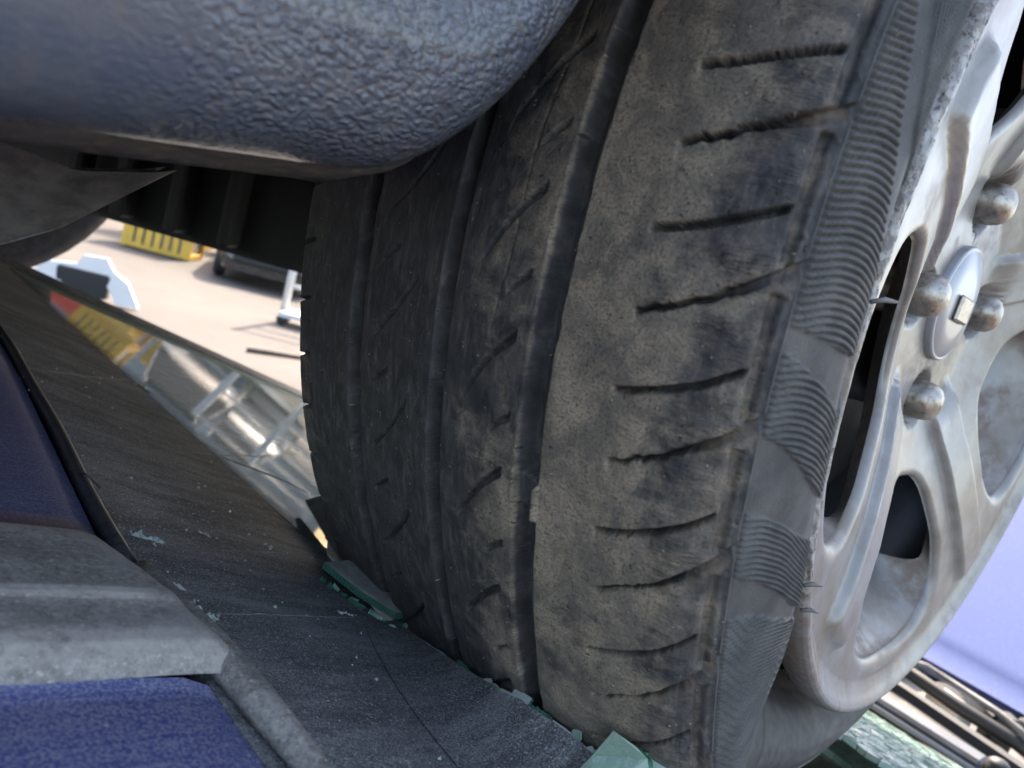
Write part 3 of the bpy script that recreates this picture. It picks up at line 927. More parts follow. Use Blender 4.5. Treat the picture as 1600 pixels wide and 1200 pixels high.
m = MB()
for i in range(150):
    x = rnd.uniform(0.095, 0.20); y = rnd.uniform(0.09, 0.55)
    s = rnd.choice([0.0003, 0.0004, 0.0005, 0.0009])
    c = lift(x, y, s * 0.4)
    a = rnd.uniform(0, 3); t = math.cos(a) * GT + math.sin(a) * np.array([0, 1, 0]); b = np.cross(GN, t)
    m.add([c + s * t, c + s * .8 * b, c - s * t, c - s * .7 * b, c + GN * s], [(0, 1, 4), (1, 2, 4), (2, 3, 4), (3, 0, 4)])
o = m.build('glass_crumbs', MAT['crumb'], WS); o['kind'] = 'stuff'
# crazed glass hanging in the lower corner of the hole
m = MB()
rr = random.Random(5)
nx, ny = 44, 40
gx = np.linspace(0.46, 0.905, nx); gy = np.linspace(-0.02, 0.33, ny)
jx = rng.uniform(-0.004, 0.004, (nx, ny)); jy = rng.uniform(-0.003, 0.003, (nx, ny))
for i in range(nx - 1):
    for j in range(ny - 1):
        cx, cy = gx[i], gy[j]
        if in_poly(np.array([cx]), np.array([cy]), HOLE)[0] and cx < 0.56: continue
        q = [(gx[a] + jx[a, b], gy[b] + jy[a, b]) for a, b in ((i, j), (i + 1, j), (i + 1, j + 1), (i, j + 1))]
        mid = np.mean(q, 0)
        hh = 0.012 + 0.010 * fbm(np.array([cx * 9]), np.array([cy * 9]), 3)[0] + rr.uniform(-0.0003, 0.0003)
        tl = [rr.uniform(-0.0006, 0.0006) for _ in range(4)]
        top = [lift(*(mid + (np.array(p) - mid) * 0.90), hh + t) for p, t in zip(q, tl)]
        bot = [p - GN * 0.004 for p in top]
        m.add(top + bot, [(0, 1, 2, 3), (0, 4, 5, 1), (1, 5, 6, 2), (2, 6, 7, 3), (3, 7, 4, 0)])
o = m.build('crazed_glass', mat_glass('crazed_mint_glass', tint=(0.58, 0.80, 0.70), dust=0.3, alpha=0.7, rough=0.12, bump=0.6), WS); o['kind'] = 'stuff'

# dashboard and dark cabin under the glass
mb = MB()
dash = [(0.50, -0.62), (0.56, -0.43), (0.66, -0.40), (0.80, -0.41), (0.97, -0.43), (0.97, -0.70), (0.5, -0.70)]
mb.prism(dash, 0.0, 1.12, 1)
mb.build('dashboard', MAT['dash'], LC)
MB().box((-0.1, 0.55, -1.2), (2.1, 1.4, 0.05)).build('cabin_floor', MAT['liner'], LC)
for y in (0.28, 0.85):
    MB().box((-0.05, y, -0.92), (0.5, 0.46, 0.16), bev=0.05).box((-0.32, y, -0.62), (0.16, 0.46, 0.62), bev=0.05).build('front_seat', MAT['dash'], LC)

# cowl: cream panel, black grille plinth, wiper; swept back towards the sides
def sk(y):
    return -0.28 * np.maximum(0, 0.22 - y) - 0.28 * np.maximum(0, y - 0.88)
def lat(prof, y0, y1):
    ys = np.linspace(y0, y1, 26); n = len(prof)
    vs = [(x + float(sk(y)), y, z) for y in ys for x, z in prof]
    fs = [(i * n + k, i * n + (k + 1) % n, (i + 1) * n + (k + 1) % n, (i + 1) * n + k) for i in range(25) for k in range(n)]
    return MB().add(vs, fs + [tuple(range(n)), tuple(reversed(range(25 * n, 26 * n)))])
lat([(0.912, -0.4035), (0.955, -0.3935), (0.993, -0.4005), (0.996, -0.430), (0.912, -0.430)], -0.12, 1.15).build('cowl_panel', MAT['cream'], LC)
lat([(0.990, -0.406), (0.999, -0.3945), (1.007, -0.3930), (1.012, -0.406)], -0.12, 1.15).build('cowl_seal', MAT['black'], LC)
lat([(1.011, -0.41), (1.014, -0.398), (1.066, -0.396), (1.078, -0.390), (1.084, -0.432), (1.011, -0.432)], -0.12, 1.15).build('cowl_grille', MAT['wiper'], LC)
lat([(1.074, -0.394), (1.080, -0.381), (1.092, -0.380), (1.098, -0.397)], -0.12, 1.15).build('bonnet_seal', MAT['black'], LC)
def wiper(y0, y1, x, parent):
    w = bpy.data.objects.new('wiper', None); COL.objects.link(w); w.parent = parent; w.empty_display_size = 0.03
    a = np.array([x, y0, -0.386]); b = np.array([x + float(sk(y1)) - 0.004, y1, -0.388])
    d = (b - a) / np.linalg.norm(b - a)
    MB().box((a + b) / 2, (np.linalg.norm(b - a), 0.030, 0.012), ax=[d, np.cross([0, 0, 1], d), [0, 0, 1]], bev=0.004).build('wiper_arm', simple('blue_grey_wiper', (0.055, 0.062, 0.078), 0.5, noise=0.2, nscale=50), w)
    MB().tube([a + np.array([-0.024, 0, -0.004]), b + np.array([-0.022, 0, -0.004])], 0.004, 8).build('wiper_blade', simple('grey_wiper_blade', (0.15, 0.15, 0.15), 0.5), w, True)
    MB().lathe([(-0.015, 0.013), (0.010, 0.012), (0.014, 0.008), (0.015, 0.0)], b + np.array([0, -0.012, 0]), (0, 0, 1), (1, 0, 0), 14).build('wiper_pivot', MAT['black'], w, True)
wiper(0.55, 0.075, 1.043, LC)

# engine bay bits between the cowl and the bonnet's rear edge
mb = MB().box((1.68, 0.55, -0.72), (1.2, 1.25, 0.05))
mb.build('engine_bay_floor', MAT['liner'], LC)
lat([(1.150, -0.432), (1.160, -0.412), (1.178, -0.414), (1.180, -0.445), (1.150, -0.45)], -0.05, 1.1).build('bulkhead_rail', MAT['bayw'], LC)
MB().tube([(1.20, 0.30, -0.43), (1.22, 0.22, -0.408), (1.20, 0.14, -0.412), (1.21, 0.07, -0.42), (1.20, -0.04, -0.44)], 0.010, 10).build('engine_hose', MAT['black'], LC, True)
MB().tube([(1.14, 0.32, -0.40), (1.24, 0.20, -0.395), (1.23, 0.10, -0.402), (1.16, -0.02, -0.41)], 0.0055, 8).build('engine_hose', MAT['bay'], LC, True)
for i in range(46):
    x = rnd.uniform(1.13, 1.50); y = rnd.uniform(-0.06, 0.34); s = rnd.uniform(0.022, 0.06)
    z = -0.452 + rnd.uniform(-0.03, 0.03)
    mm = MB()
    if i % 3 == 0:
        mm.lathe([(-0.03, s * .45), (0.0, s * .45), (0.004, s * .38), (0.012, s * .38), (0.013, 0)], (x, y, z), (rnd.uniform(-.3, .3), rnd.uniform(-.3, .3), 1), (1, 0, 0), 12)
    else:
        a = rnd.uniform(0, 3)
        mm.box((x, y, z), (s, s * 0.7, 0.05), ax=[[math.cos(a), math.sin(a), 0], [-math.sin(a), math.cos(a), 0], [0, 0, 1]], bev=0.004)
    mm.build('engine_fitting', MAT[('bayw', 'black', 'bay', 'black')[i % 4]], LC)
MB().box((1.50, 0.25, -0.53), (0.55, 0.7, 0.14), bev=0.02).build('engine_block', MAT['bay'], LC)
MB().box((1.165, 0.03, -0.420), (0.05, 0.04, 0.05), bev=0.006).build('fluid_bottle', simple('pale_blue_bottle', (0.45, 0.62, 0.72), 0.4), LC)
# bonnet, sprung open: rises away from the cowl
def bon(X, Y):
    s = X - 1.345
    return -0.392 + 0.37 * s - 0.05 * s * s - 0.05 * (Y - 0.55) ** 2 - 0.02 * sstep(0.02, 0, s)
MAT['bonnetblue'] = mat_paint('blue_bonnet_paint', (0.080, 0.105, 0.235), dust=0.12, dustc=(0.20, 0.21, 0.26), grain=500, rough=0.7, coat=0.0, spec=0.06)
sheet('bonnet', np.linspace(1.345, 2.35, 40), np.linspace(-0.18, 1.28, 36), bon, MAT['bonnetblue'], LC, 0.02)

# rest of the lower body: sides with wheel arches, pillars, bumper, wheels
def side_outline(x0, x1, zt_list, zb, wheels, R):
    """closed outline (x, z) of a body side with round wheel arches cut in its lower edge"""
    pts = list(zt_list)
    low = []
    for xc, zc in sorted(wheels, reverse=True):
        dz = zb - zc
        hw = math.sqrt(R * R - dz * dz)
        a0 = math.atan2(dz, hw); a1 = math.pi - a0
        for a in np.linspace(a0, a1, 17):
            low.append((xc + R * math.cos(a), zc + R * math.sin(a)))
    return pts + [(x1, zb)] + low + [(x0, zb)]
lw = [(-1.05, -1.25), (1.62, -1.25)]
lside = side_outline(-1.75, 2.40, [(-1.75, -0.55), (-0.9, -0.47), (1.0, -0.46), (1.7, -0.52), (2.3, -0.66), (2.40, -0.85)], -1.33, lw, 0.34)
for y0, y1 in ((-0.26, -0.19), (1.30, 1.37)):
    MB().prism(lside, y0, y1, 1).build('body_side', MAT['blue'], LC)
MB().box((2.42, 0.55, -1.05), (0.12, 1.6, 0.45), bev=0.05).build('front_bumper', MAT['blue'], LC)
MB().box((-1.80, 0.55, -0.95), (0.12, 1.6, 0.7), bev=0.05).build('rear_bumper', MAT['blue'], LC)
for sy, ya, yb in ((1, 0.03, -0.12), (-1, 1.05, 1.24)):
    MB().tube([(XT + 0.005, ya, float(gz(XT)) - 0.038), (0.55, (ya + yb) / 2 - 0.005 * sy, float(gz(.55)) - 0.042), (1.02, yb, float(gz(1.02)) - 0.045)], 0.026, 10).build('windscreen_pillar', MAT['blue'] if sy > 0 else MAT['black'], LC, True)
    MB().tube([(-0.75, ya - .02 * sy, zroof(-0.75) - 0.05), (-0.78, yb - .06 * sy, -0.48)], 0.04, 8).build('door_pillar', MAT['blue'], LC, True)
    MB().tube([(-1.5, ya - .02 * sy, zroof(-1.5) - 0.05), (-1.7, yb - .06 * sy, -0.52)], 0.05, 8).build('rear_pillar', MAT['blue'], LC, True)
def plain_wheel(parent, c, R=0.30, w=0.19, s=1, mat=None, name='wheel'):
    wh = bpy.data.objects.new(name, None); COL.objects.link(wh); wh.parent = parent; wh.empty_display_size = 0.05
    pr = [(-w/2 + .01, R*.64), (-w/2, R*.76), (-w/2 + .008, R*.92), (-w/2 + .025, R*.985), (-w/5, R), (-w/5 + .004, R*.975), (-w/5 + .012, R*.975), (-w/5 + .016, R), (w/5 - .016, R), (w/5 - .012, R*.975), (w/5 - .004, R*.975), (w/5, R), (w/2 - .025, R*.985), (w/2 - .008, R*.92), (w/2, R*.76), (w/2 - .01, R*.64)]
    MB().lathe(pr, c, (0, 1, 0), (1, 0, 0), 48).build('tyre', mat or MAT['greyplastic'], wh, True)
    MB().lathe([(-w*.35*s, R*.66), (-w*.42*s, R*.64), (-w*.36*s, R*.55), (-w*.30*s, R*.3), (-w*.32*s, R*.15), (-w*.33*s, 0.0)], c, (0, 1, 0), (1, 0, 0), 30).build('rim', MAT['cap'], wh, True)
    return wh
for xc, zc in lw:
    plain_wheel(LC, (xc, -0.15, zc), s=1)
    plain_wheel(LC, (xc, 1.25, zc), s=-1)

# ================================================================ upper car (its wheel stands in the windscreen)
WC = np.array([0.44383, 0.17453, 0.02018])           # wheel centre
AX = np.array([0.0, -0.99945, 0.03305])              # axle, pointing outboard
E1 = np.array([-1.0, 0.0, 0.0])                      # rearwards
E2 = np.array([0.0, 0.03305, 0.99945])               # upwards
UC = thing('upper_car', (WC[0], WC[1] + 0.6, H + WC[2] - 0.30), 'dark wrecked car stacked on top, unseen body cut short for light, its worn tyre standing in the broken windscreen', 'car')

def wheel_pt(a, r, th):
    """wheel coordinates (axial m, radius m, angle deg from the rear, upwards) to the world"""
    t = np.radians(th)
    a = np.asarray(a)[..., None]; r = np.asarray(r)[..., None]
    return WC + a * AX + r * (np.cos(t)[..., None] * E1 + np.sin(t)[..., None] * E2)

RIM_O = np.array([0.4150, 0.0784, 0.0409])           # centre of the rim's outer edge
RIM_N = np.array([0.0029, -0.99995, -0.0092])
RIM_2 = np.array([0, 0, 1.0]) - RIM_N * RIM_N[2]; RIM_2 /= np.linalg.norm(RIM_2)
RIM_1 = np.cross(RIM_2, RIM_N); RIM_1 *= -np.sign(RIM_1[0])
def rim_pt(a, r, th):
    """rim coordinates: a = axial from the lip edge (outwards positive)"""
    t = np.radians(th)
    a = np.asarray(a)[..., None]; r = np.asarray(r)[..., None]
    return RIM_O + a * RIM_N + r * (np.cos(t)[..., None] * RIM_1 + np.sin(t)[..., None] * RIM_2)

# ---- tyre: surface of revolution in (u mm across, th degrees round) with carved tread
PROF = np.array([(-.086, .198), (-.092, .206), (-.100, .220), (-.106, .238), (-.108, .255), (-.107, .275), (-.102, .288), (-.097, .2945), (-.075, .2965), (-.053, .298), (0, .300), (.046, .3005), (.075, .298), (.092, .2945),
                 (.0995, .289), (.103, .280), (.106, .265), (.1065, .25), (.104, .235), (.098, .218), (.089, .205), (.082, .198)])
seg = np.r_[0, np.cumsum(np.hypot(*np.diff(PROF, axis=0).T))] * 1000
seg -= seg[10]                                        # u = 0 at a = 0
def prof_at(u):
    ud = np.linspace(seg[0], seg[-1], 2400)
    a = np.interp(ud, seg, PROF[:, 0]); r = np.interp(ud, seg, PROF[:, 1])
    k = np.exp(-0.5 * (np.arange(-40, 41) * (ud[1] - ud[0]) / 2.6) ** 2); k /= k.sum()
    pa = np.pad(a, 40, mode='reflect', reflect_type='odd'); pr = np.pad(r, 40, mode='reflect', reflect_type='odd')
    a = np.convolve(pa, k, 'valid'); r = np.convolve(pr, k, 'valid')
    return np.interp(u, ud, a), np.interp(u, ud, r)

A_TH = np.array([14.0, 6.4, -1.0, -8.6, -15.9, -23.3, -30.0, -37.3]); A_LIFT = np.array([1.2, 1.3, 1.9, 2.3, 2.7, 3.4, 3.7, 4.0])
B_TH = np.array([10.5, 3.0, -4.7, -12.0, -19.2, -26.4, -33.7]); B_LIFT = np.array([2.5, 2.7, 3.5, 3.7, 4.5, 5.1, 5.3])
def more(th, li, lo, hi, pitch=7.4):
    t = list(th); l = list(li)
    while t[0] + pitch < hi: t.insert(0, t[0] + pitch); l.insert(0, l[0])
    while t[-1] - pitch > lo: t.append(t[-1] - pitch); l.append(l[-1])
    return np.array(t), np.array(l)
FINE0, FINE1 = -58.0, 32.0
A_TH, A_LIFT = more(A_TH, A_LIFT, FINE0, FINE1)
B_TH, B_LIFT = more(B_TH, B_LIFT, FINE0, FINE1)
def curveA(k, u): return A_TH[k] + A_LIFT[k] * np.clip((u - 68) / 30.5, -0.2, 1.2) ** 2 * 0.55 + A_LIFT[k] * np.clip((u - 68) / 30.5, -.1, 1.2) * 0.45
def curveB(k, u): return B_TH[k] + B_LIFT[k] * (0.6 * np.clip((u - 69) / 35, -.1, 1.2) + 0.4 * np.sign(u - 69) * np.clip((u - 69) / 35, -.1, 1.2) ** 2)
DEG = 5.24                                            # mm per degree at the tread

th_f = np.arange(FINE0, FINE1, 0.085)
th_c = np.arange(FINE1, FINE0 + 360, 1.2)
TH = np.concatenate([th_f, th_c])
U = np.concatenate([np.arange(seg[0], -104, 2.0), np.arange(-104, 158, 0.46), np.arange(158.5, seg[-1], 1.6), [seg[-1]]])
UU, TT = np.meshgrid(U, TH, indexing='ij')
fine = (TT >= FINE0) & (TT < FINE1)
Hh = np.zeros_like(UU)                                # height in mm along the normal
clay = np.zeros_like(UU); scuff = np.zeros_like(UU)
arc = TT * DEG
# circumferential grooves
GROOVES = [(-53.0, -44.2, 6.4), (-2.6, 4.8, 6.8), (38.8, 48.2, 7.0)]
wob = 0.25 * (fbm(arc * 0.16 + 500, UU * 0.02 + 40, 1, 2) - 0.5) * 2
gmask = np.zeros_like(UU)
for g0, g1, dep in GROOVES:
    inn = sstep(g0 - 0.1 + wob, g0 + 1.9 + wob, UU) * sstep(g1 + 0.15 + wob, g1 - 0.7 + wob, UU)
    Hh -= dep * inn
    gmask = np.maximum(gmask, inn)
# tread wear bars across the grooves
for g0, g1, ths in ((38.8, 48.2, (-15.6, 29.0, -60)),):
    for t0 in ths:
        inn = sstep(g0 - 1, g0 + 2, UU) * sstep(g1 + 1, g1 - 1, UU) * sstep(1.15, 0.85, np.abs(TT - t0 + 0.04 * (UU - g0)))
        Hh += 5.0 * inn
# shoulder sipes: narrow ones (A) and torn ones that open into a scoop (B)
su = (UU > 60) & (UU < 108) & fine
for k in range(len(A_TH)):
    m = su & (np.abs(TT - A_TH[k] - 1.5) < 6)
    u = UU[m]; d = (TT[m] - curveA(k, u)) * DEG + 0.5 * (fbm(u * 0.16 + 31 * k, u * 0 + k, 2, 2) - 0.5)
    win = sstep(67.3, 68.6, u) * sstep(99.0, 97.2, u)
    cut = sstep(1.15, 0.55, np.abs(d))
    Hh[m] -= 4.2 * cut * win
    Hh[m] -= 0.5 * sstep(0.0, -0.3, d) * sstep(-5.5, -0.6, d) * win            # lower lip sits a little lower
    clay[m] = np.maximum(clay[m], 0.75 * win * sstep(-1.9, -0.7, d) * sstep(0.2, -0.5, d))
for k in range(len(B_TH)):
    m = su & (np.abs(TT - B_TH[k] - 2.5) < 7)
    u = UU[m]; a_ = arc[m]
    rag = (fbm(u * 0.30 + 17 * k, u * 0 + 3 * k, 3, 3) - 0.5) * 2.3 * sstep(69, 74, u) * sstep(98, 88, u)
    d = (TT[m] - curveB(k, u)) * DEG + rag
    win = sstep(68.2, 69.6, u)
    wd = 1.35 + 3.0 * sstep(84, 100, u)
    cut = sstep(0.35, -0.15, d) * sstep(-wd - 0.5, -wd * 0.35, d)
    dep = 4.2 - 2.0 * sstep(86, 100, u)
    out = sstep(106.5, 104.5, u)
    Hh[m] -= dep * cut * win * out
    Hh[m] -= 0.75 * sstep(0.2, -0.3, d) * sstep(-8.0, -1.0, d) * win * sstep(104, 95, u)
    clay[m] = np.maximum(clay[m], win * sstep(-7.5, -2.0, d) * sstep(0.4, -0.5, d) * (0.25 + 0.75 * sstep(82, 96, u)))
# little side notch: circumferential shoulder groove, broken where the scoops cross it
sh = sstep(98.9, 99.7, UU) * sstep(102.6, 101.7, UU)
brk = np.zeros_like(UU)
for k in range(len(B_TH)):
    d = (TT - curveB(k, np.full_like(UU, 101.0))) * DEG
    brk = np.maximum(brk, sstep(-6.5, -5.5, d) * sstep(0.8, 0.2, d))
Hh -= np.where(fine, 2.0 * sh * (1 - brk), 1.6 * sh)
# step where the sidewall begins, and mould pips on the band
Hh -= 0.75 * sstep(105.2, 105.9, UU)
Hh += 0.55 * sstep(104.2, 104.7, UU) * sstep(105.6, 105.1, UU)
for k in range(len(B_TH)):
    for du, dt in ((102.9, 1.05), (103.1, -1.6)):
        tt0 = curveB(k, np.array(104.0)) + dt
        rr_ = np.hypot(UU - du - 0.3, (TT - tt0) * DEG)
        Hh += 0.55 * sstep(0.95, 0.45, rr_)
# slanting slashes in the two middle ribs
def slash(u0, t0, u1, t1, w, dep, bow=0.35, taper=0.5):
    """curved slash from (u0,t0) to (u1,t1)"""
    m = fine & (UU > min(u0, u1) - 3) & (UU < max(u0, u1) + 3) & (TT > min(t0, t1) - 1.2) & (TT < max(t0, t1) + 1.2)
    u = UU[m]; t = TT[m]
    s = np.clip((u - u0) / (u1 - u0), -0.1, 1.1)
    c = t0 + (t1 - t0) * (s - bow * s * (1 - s))
    slope = abs((t1 - t0) / (u1 - u0)) * DEG
    d = (t - c) * DEG / math.hypot(1, slope) + 0.25 * (fbm(u * 0.3, t * 2, 4, 2) - 0.5)
    ww = w * (1 - taper * s)
    win = sstep(-0.04, 0.03, s) * sstep(1.04, 0.9, s)
    Hh[m] -= dep * (1 - 0.55 * s) * win * sstep(ww + 0.2, ww * 0.55, np.abs(d))
for t0 in np.arange(7.8 + 7.7 * 3, FINE0, -7.7):
    slash(33.0, t0, 14.3, t0 - 4.1, 1.15, 3.4, 0.4, 0.35)
    slash(35.0, t0 - 4.3, 27.0, t0 - 5.5, 0.9, 3.0, 0.1, 0.2)
for t0 in np.arange(1.9 + 8.0 * 3, FINE0, -8.0):
    slash(-15.0, t0, -36.5, t0 - 4.4, 0.8, 2.6, -0.3, 0.35)
    slash(-27.0, t0 + 0.6 - 7.0, -37.0, t0 - 0.8 - 7.0, 0.75, 2.2, 0.1)
# inner shoulder: notches on the edge
for t0 in np.arange(-10.5 + 4.4 * 8, FINE0, -4.4):
    m = fine & (UU < -84) & (UU > -104) & (np.abs(TT - t0) < 2)
    d = (TT[m] - t0 - 0.05 * (UU[m] + 97)) * DEG
    Hh[m] -= 2.6 * sstep(1.0, 0.3, np.abs(d)) * sstep(-85.5, -88, UU[m])
# a long age crack down the middle rib
ck = 19.5 + 1.1 * np.sin(TT * 0.55) + 3.0 * sstep(6, -6, TT) + 1.0 * (fbm(TT * 1.3 + 50, TT * 0, 5) - 0.5)
Hh -= np.where(fine, 0.45 * sstep(0.55, 0.15, np.abs(UU - 27 + ck - 19.5)) * sstep(-9, -6, TT) * sstep(16, 9, TT), 0)
# fluted groups on the sidewall
def band(lo, hi, x, e=0.25):
    return sstep(lo - e, lo + e, x) * sstep(hi + e, hi - e, x)
flute = np.zeros_like(UU)
v = np.clip(UU - 106, 0, 40)
bend = 0.09 * v - 0.0115 * np.maximum(0, UU - 115) ** 2
def ridge(phase):
    p = phase - np.floor(phase)
    return sstep(0, 0.42, p) * sstep(1.0, 0.86, p)
def gu(us, gs):
    ud = np.arange(80, 200, 0.5); y = np.interp(ud, us, gs)
    kk_ = np.exp(-0.5 * (np.arange(-18, 19) * 0.5 / 2.6) ** 2); kk_ /= kk_.sum()
    y = np.convolve(np.pad(y, 18, mode='edge'), kk_, 'valid')
    return np.interp(UU, ud, y)
def soft(a, b, e=0.12):
    return sstep(-e, e, a - b)
on = sstep(106.0, 106.6, UU)
# group 1: long run up the tyre, its lower end sweeping down towards the rim
lowb = gu([106.8, 116, 122.8, 133, 155], [-3.9, -4.3, -4.8, -5.8, -8.2])
rgt = np.interp(TT, [-8.5, -4.7, -2.5, -0.4, 2.5, 5.7, 8.6, 11.1, 16, 40], [160, 154, 145.5, 139, 132.3, 124, 117.8, 112, 109, 107])
g1 = gu([106, 110, 116, 120, 125, 130, 140, 155], [0, .25, .45, .38, .12, -.25, -1.4, -3.9])
flute += soft(TT, lowb) * sstep(rgt + 0.6, rgt - 0.6, UU) * on * (ridge((TT - g1) / 0.39) - 0.15)
# group 2: lens
top2 = gu([106.8, 111, 118, 125.6, 135.5, 152], [-5.1, -5.4, -6.2, -7.2, -8.8, -11.8])
bot2 = gu([106.8, 115, 126.5, 140.6, 155], [-9.1, -9.8, -11.8, -14.8, -17.5])
g2 = gu([106.8, 112, 121, 132.7, 141, 155], [0, .3, -.2, -1.7, -3.3, -6])
flute += soft(top2, TT) * soft(TT, bot2) * on * (ridge((TT - g2) / 0.37) - 0.15)
# group 3
top3 = gu([106, 112, 123, 137, 155], [-13, -13.4, -14.8, -17.2, -20.5])
bot3 = gu([106, 116, 128.5, 139, 155], [-16.5, -17.4, -19.7, -22.3, -26])
g3 = gu([105.6, 112.7, 125, 140, 155], [0, 0, -1.6, -5, -9])
flute += soft(top3, TT) * soft(TT, bot3) * on * sstep(148, 146, UU) * (ridge((TT - g3) / 0.34) - 0.15)
# group 4: finer, runs down to the contact patch
top4 = gu([106.8, 118.6, 136.6, 155], [-18.9, -19.8, -22.9, -27])
rg4 = np.interp(TT, [-44, -38, -33.8, -32.8, -30.9, -26.9, -18], [107, 116, 129, 139.4, 148, 149, 149])
g4 = gu([107, 116, 128, 140, 155], [0, .4, -.6, -2.6, -5.5])
flute += soft(top4, TT) * sstep(rg4 + 0.8, rg4 - 0.8, UU) * on * fine * 0.8 * (ridge((TT - g4) / 0.29) - 0.15)
# second row, by the rim
lft5 = np.interp(TT, [2.0, 5.8, 9.0, 11.8, 20, 32], [153, 136, 126, 119, 114, 112])
flute += sstep(lft5 - 0.5, lft5 + 0.5, UU) * sstep(1.5, 2.5, TT) * 0.75 * (ridge((UU + 2.0 * TT) / 1.75) - 0.2)
Hh += np.where(fine, 1.3 * flute, 0)
# worn unevenness
Hh += 0.35 * (fbm(UU * 0.06 + 30, arc * 0.06 + 300, 0) - 0.5) * 2 * sstep(108, 98, UU) + 0.12 * (fbm(UU * 0.5 + 9, arc * 0.5 + 800, 3) - 0.5) * sstep(108, 98, UU)
# base surface and normals
a0, r0 = prof_at(U)
da = np.gradient(a0, U); dr = np.gradient(r0, U)
ln = np.hypot(da, dr); na = -dr / ln; nr = da / ln
AA = a0[:, None] + na[:, None] * Hh * 1e-3
RR = r0[:, None] + nr[:, None] * Hh * 1e-3
# the soft tyre sits off-centre on its rim and is pressed in below and in front
RIMC = WC + np.array([-0.0288, 0, 0.0175])
ex = np.cos(np.radians(TT)); ez = np.sin(np.radians(TT))
cx_, cz_ = 0.0288, 0.0175                              # rim centre along E1 and E2
dt_ = ex * cx_ + ez * cz_
Dout = dt_ + np.sqrt(0.255 ** 2 - (cx_ ** 2 + cz_ ** 2) + dt_ ** 2)
off_th = np.abs((TT + 180) % 360 - 180 - 2)
blend = np.where(((TT + 180) % 360 - 180) < 0, sstep(36, 68, off_th), sstep(50, 100, off_th))
kth = 1 + (Dout / 0.300 - 1) * blend
RR = np.where(RR > 0.205, 0.205 + (RR - 0.205) * (0.300 * kth - 0.205) / 0.095, RR)
AA = AA - 0.028 * sstep(-22, -55, (TT + 180) % 360 - 180 + 400 * (((TT + 180) % 360 - 180) > 60)) * sstep(0.285, 0.25, RR) * (AA > 0) - 0.028 * sstep(50, 90, (TT + 180) % 360 - 180) * sstep(0.285, 0.25, RR) * (AA > 0)
P = wheel_pt(AA, RR, TT) + (1 - sstep(0.205, 0.285, RR))[..., None] * (RIMC - WC)
nu, nt = UU.shape
faces = grid_faces(nu, nt, True)
# how much dust each band carries
base = np.interp(UU, [-110, -97, -90, -54, -48, -20, -2, 2, 6, 12, 30, 40, 44, 48, 52, 74, 86, 97, 101, 104, 110],
                 [.18, .22, .20, .16, .02, .08, .04, .12, .14, .38, .54, .66, .20, .74, .82, .78, .64, .56, .62, .30, .2])
dust = np.clip(base + 0.35 * (fbm(UU * 0.07 + 60, arc * 0.035 + 200, 2) - 0.5) * 2 + 0.18 * (fbm(UU * 0.3, arc * 0.12 + 90, 4) - 0.5), 0, 1)
# dark oval patches on the middle ribs where the dust has been rubbed off
for (uc, period, t0, su_, st_) in ((12, 7.7, -9.5, 9, 2.1), (-8, 8.0, -12.5, 6, 2.6)):
    ph = (TT - t0) / period; ph = (ph - np.round(ph)) * period
    dust -= 0.42 * np.exp(-((UU - uc) / su_) ** 2 - (ph / st_) ** 2)
dust = dust - 0.6 * sstep(-1.2, -2.6, Hh) * (UU < 99)
scuff = sstep(80, 88, UU) * sstep(99, 97, UU) * sstep(0.35, 0.6, fbm(arc * 0.12 + 11, UU * 0.05, 1))
dust = np.clip(dust - 0.06 * scuff, 0, 1)
flat = np.stack([UU * 1e-3, arc * 1e-3, np.zeros_like(UU)], -1).reshape(-1, 3)
Pf = P.reshape(-1, 3); dustf = dust.ravel(); clayf = clay.ravel(); scf = scuff.ravel()
# labels per face
cu = 0.25 * (UU[:-1] + UU[1:])[:, :] + 0.25 * (UU[:-1] + UU[1:])
cu = np.repeat(0.5 * (U[:-1] + U[1:])[:, None], nt, 1)
ct = np.repeat((TH + 0.04)[None, :], nu - 1, 0)
lab = np.zeros((nu - 1, nt), int)                     # 0 carcass and sidewalls
lab[(cu > -101) & (cu <= -48.5)] = 1
lab[(cu > -48.5) & (cu <= 1.2)] = 2
lab[(cu > 1.2) & (cu <= 43.4)] = 3
lab[(cu > 43.4) & (cu <= 104.9)] = 4
blk = (cu > 67.5) & (cu <= 104.9) & (ct >= FINE0 + 5) & (ct < FINE1 - 5)
cnt = np.zeros_like(lab)
for k in range(len(A_TH)): cnt += (ct < curveA(k, cu)).astype(int)
for k in range(len(B_TH)): cnt += (ct < curveB(k, cu) - 0.03).astype(int)
lab[blk] = 10 + cnt[blk]
labf = lab.ravel()
def piece(name, sel, mat, parent):
    f = faces[sel]
    ids, inv = np.unique(f, return_inverse=True)
    o = mk(name, Pf[ids], inv.reshape(-1, 4)[:, ::-1], mat, parent, True)
    vattr(o, 'flat', flat[ids]); fattr(o, 'dust', dustf[ids]); fattr(o, 'clay', clayf[ids]); fattr(o, 'scuff', scf[ids])
    return o
tyre = piece('tyre', labf == 0, MAT['sidewall'], UC)
tyre['label'] = 'worn dusty tyre with fluted grey sidewall'
for k in (1, 2, 3, 4):
    piece('tread_rib', labf == k, MAT['rubber'], tyre)
for k in np.unique(labf[labf >= 10]):
    piece('tread_block', labf == k, MAT['rubber'], tyre)
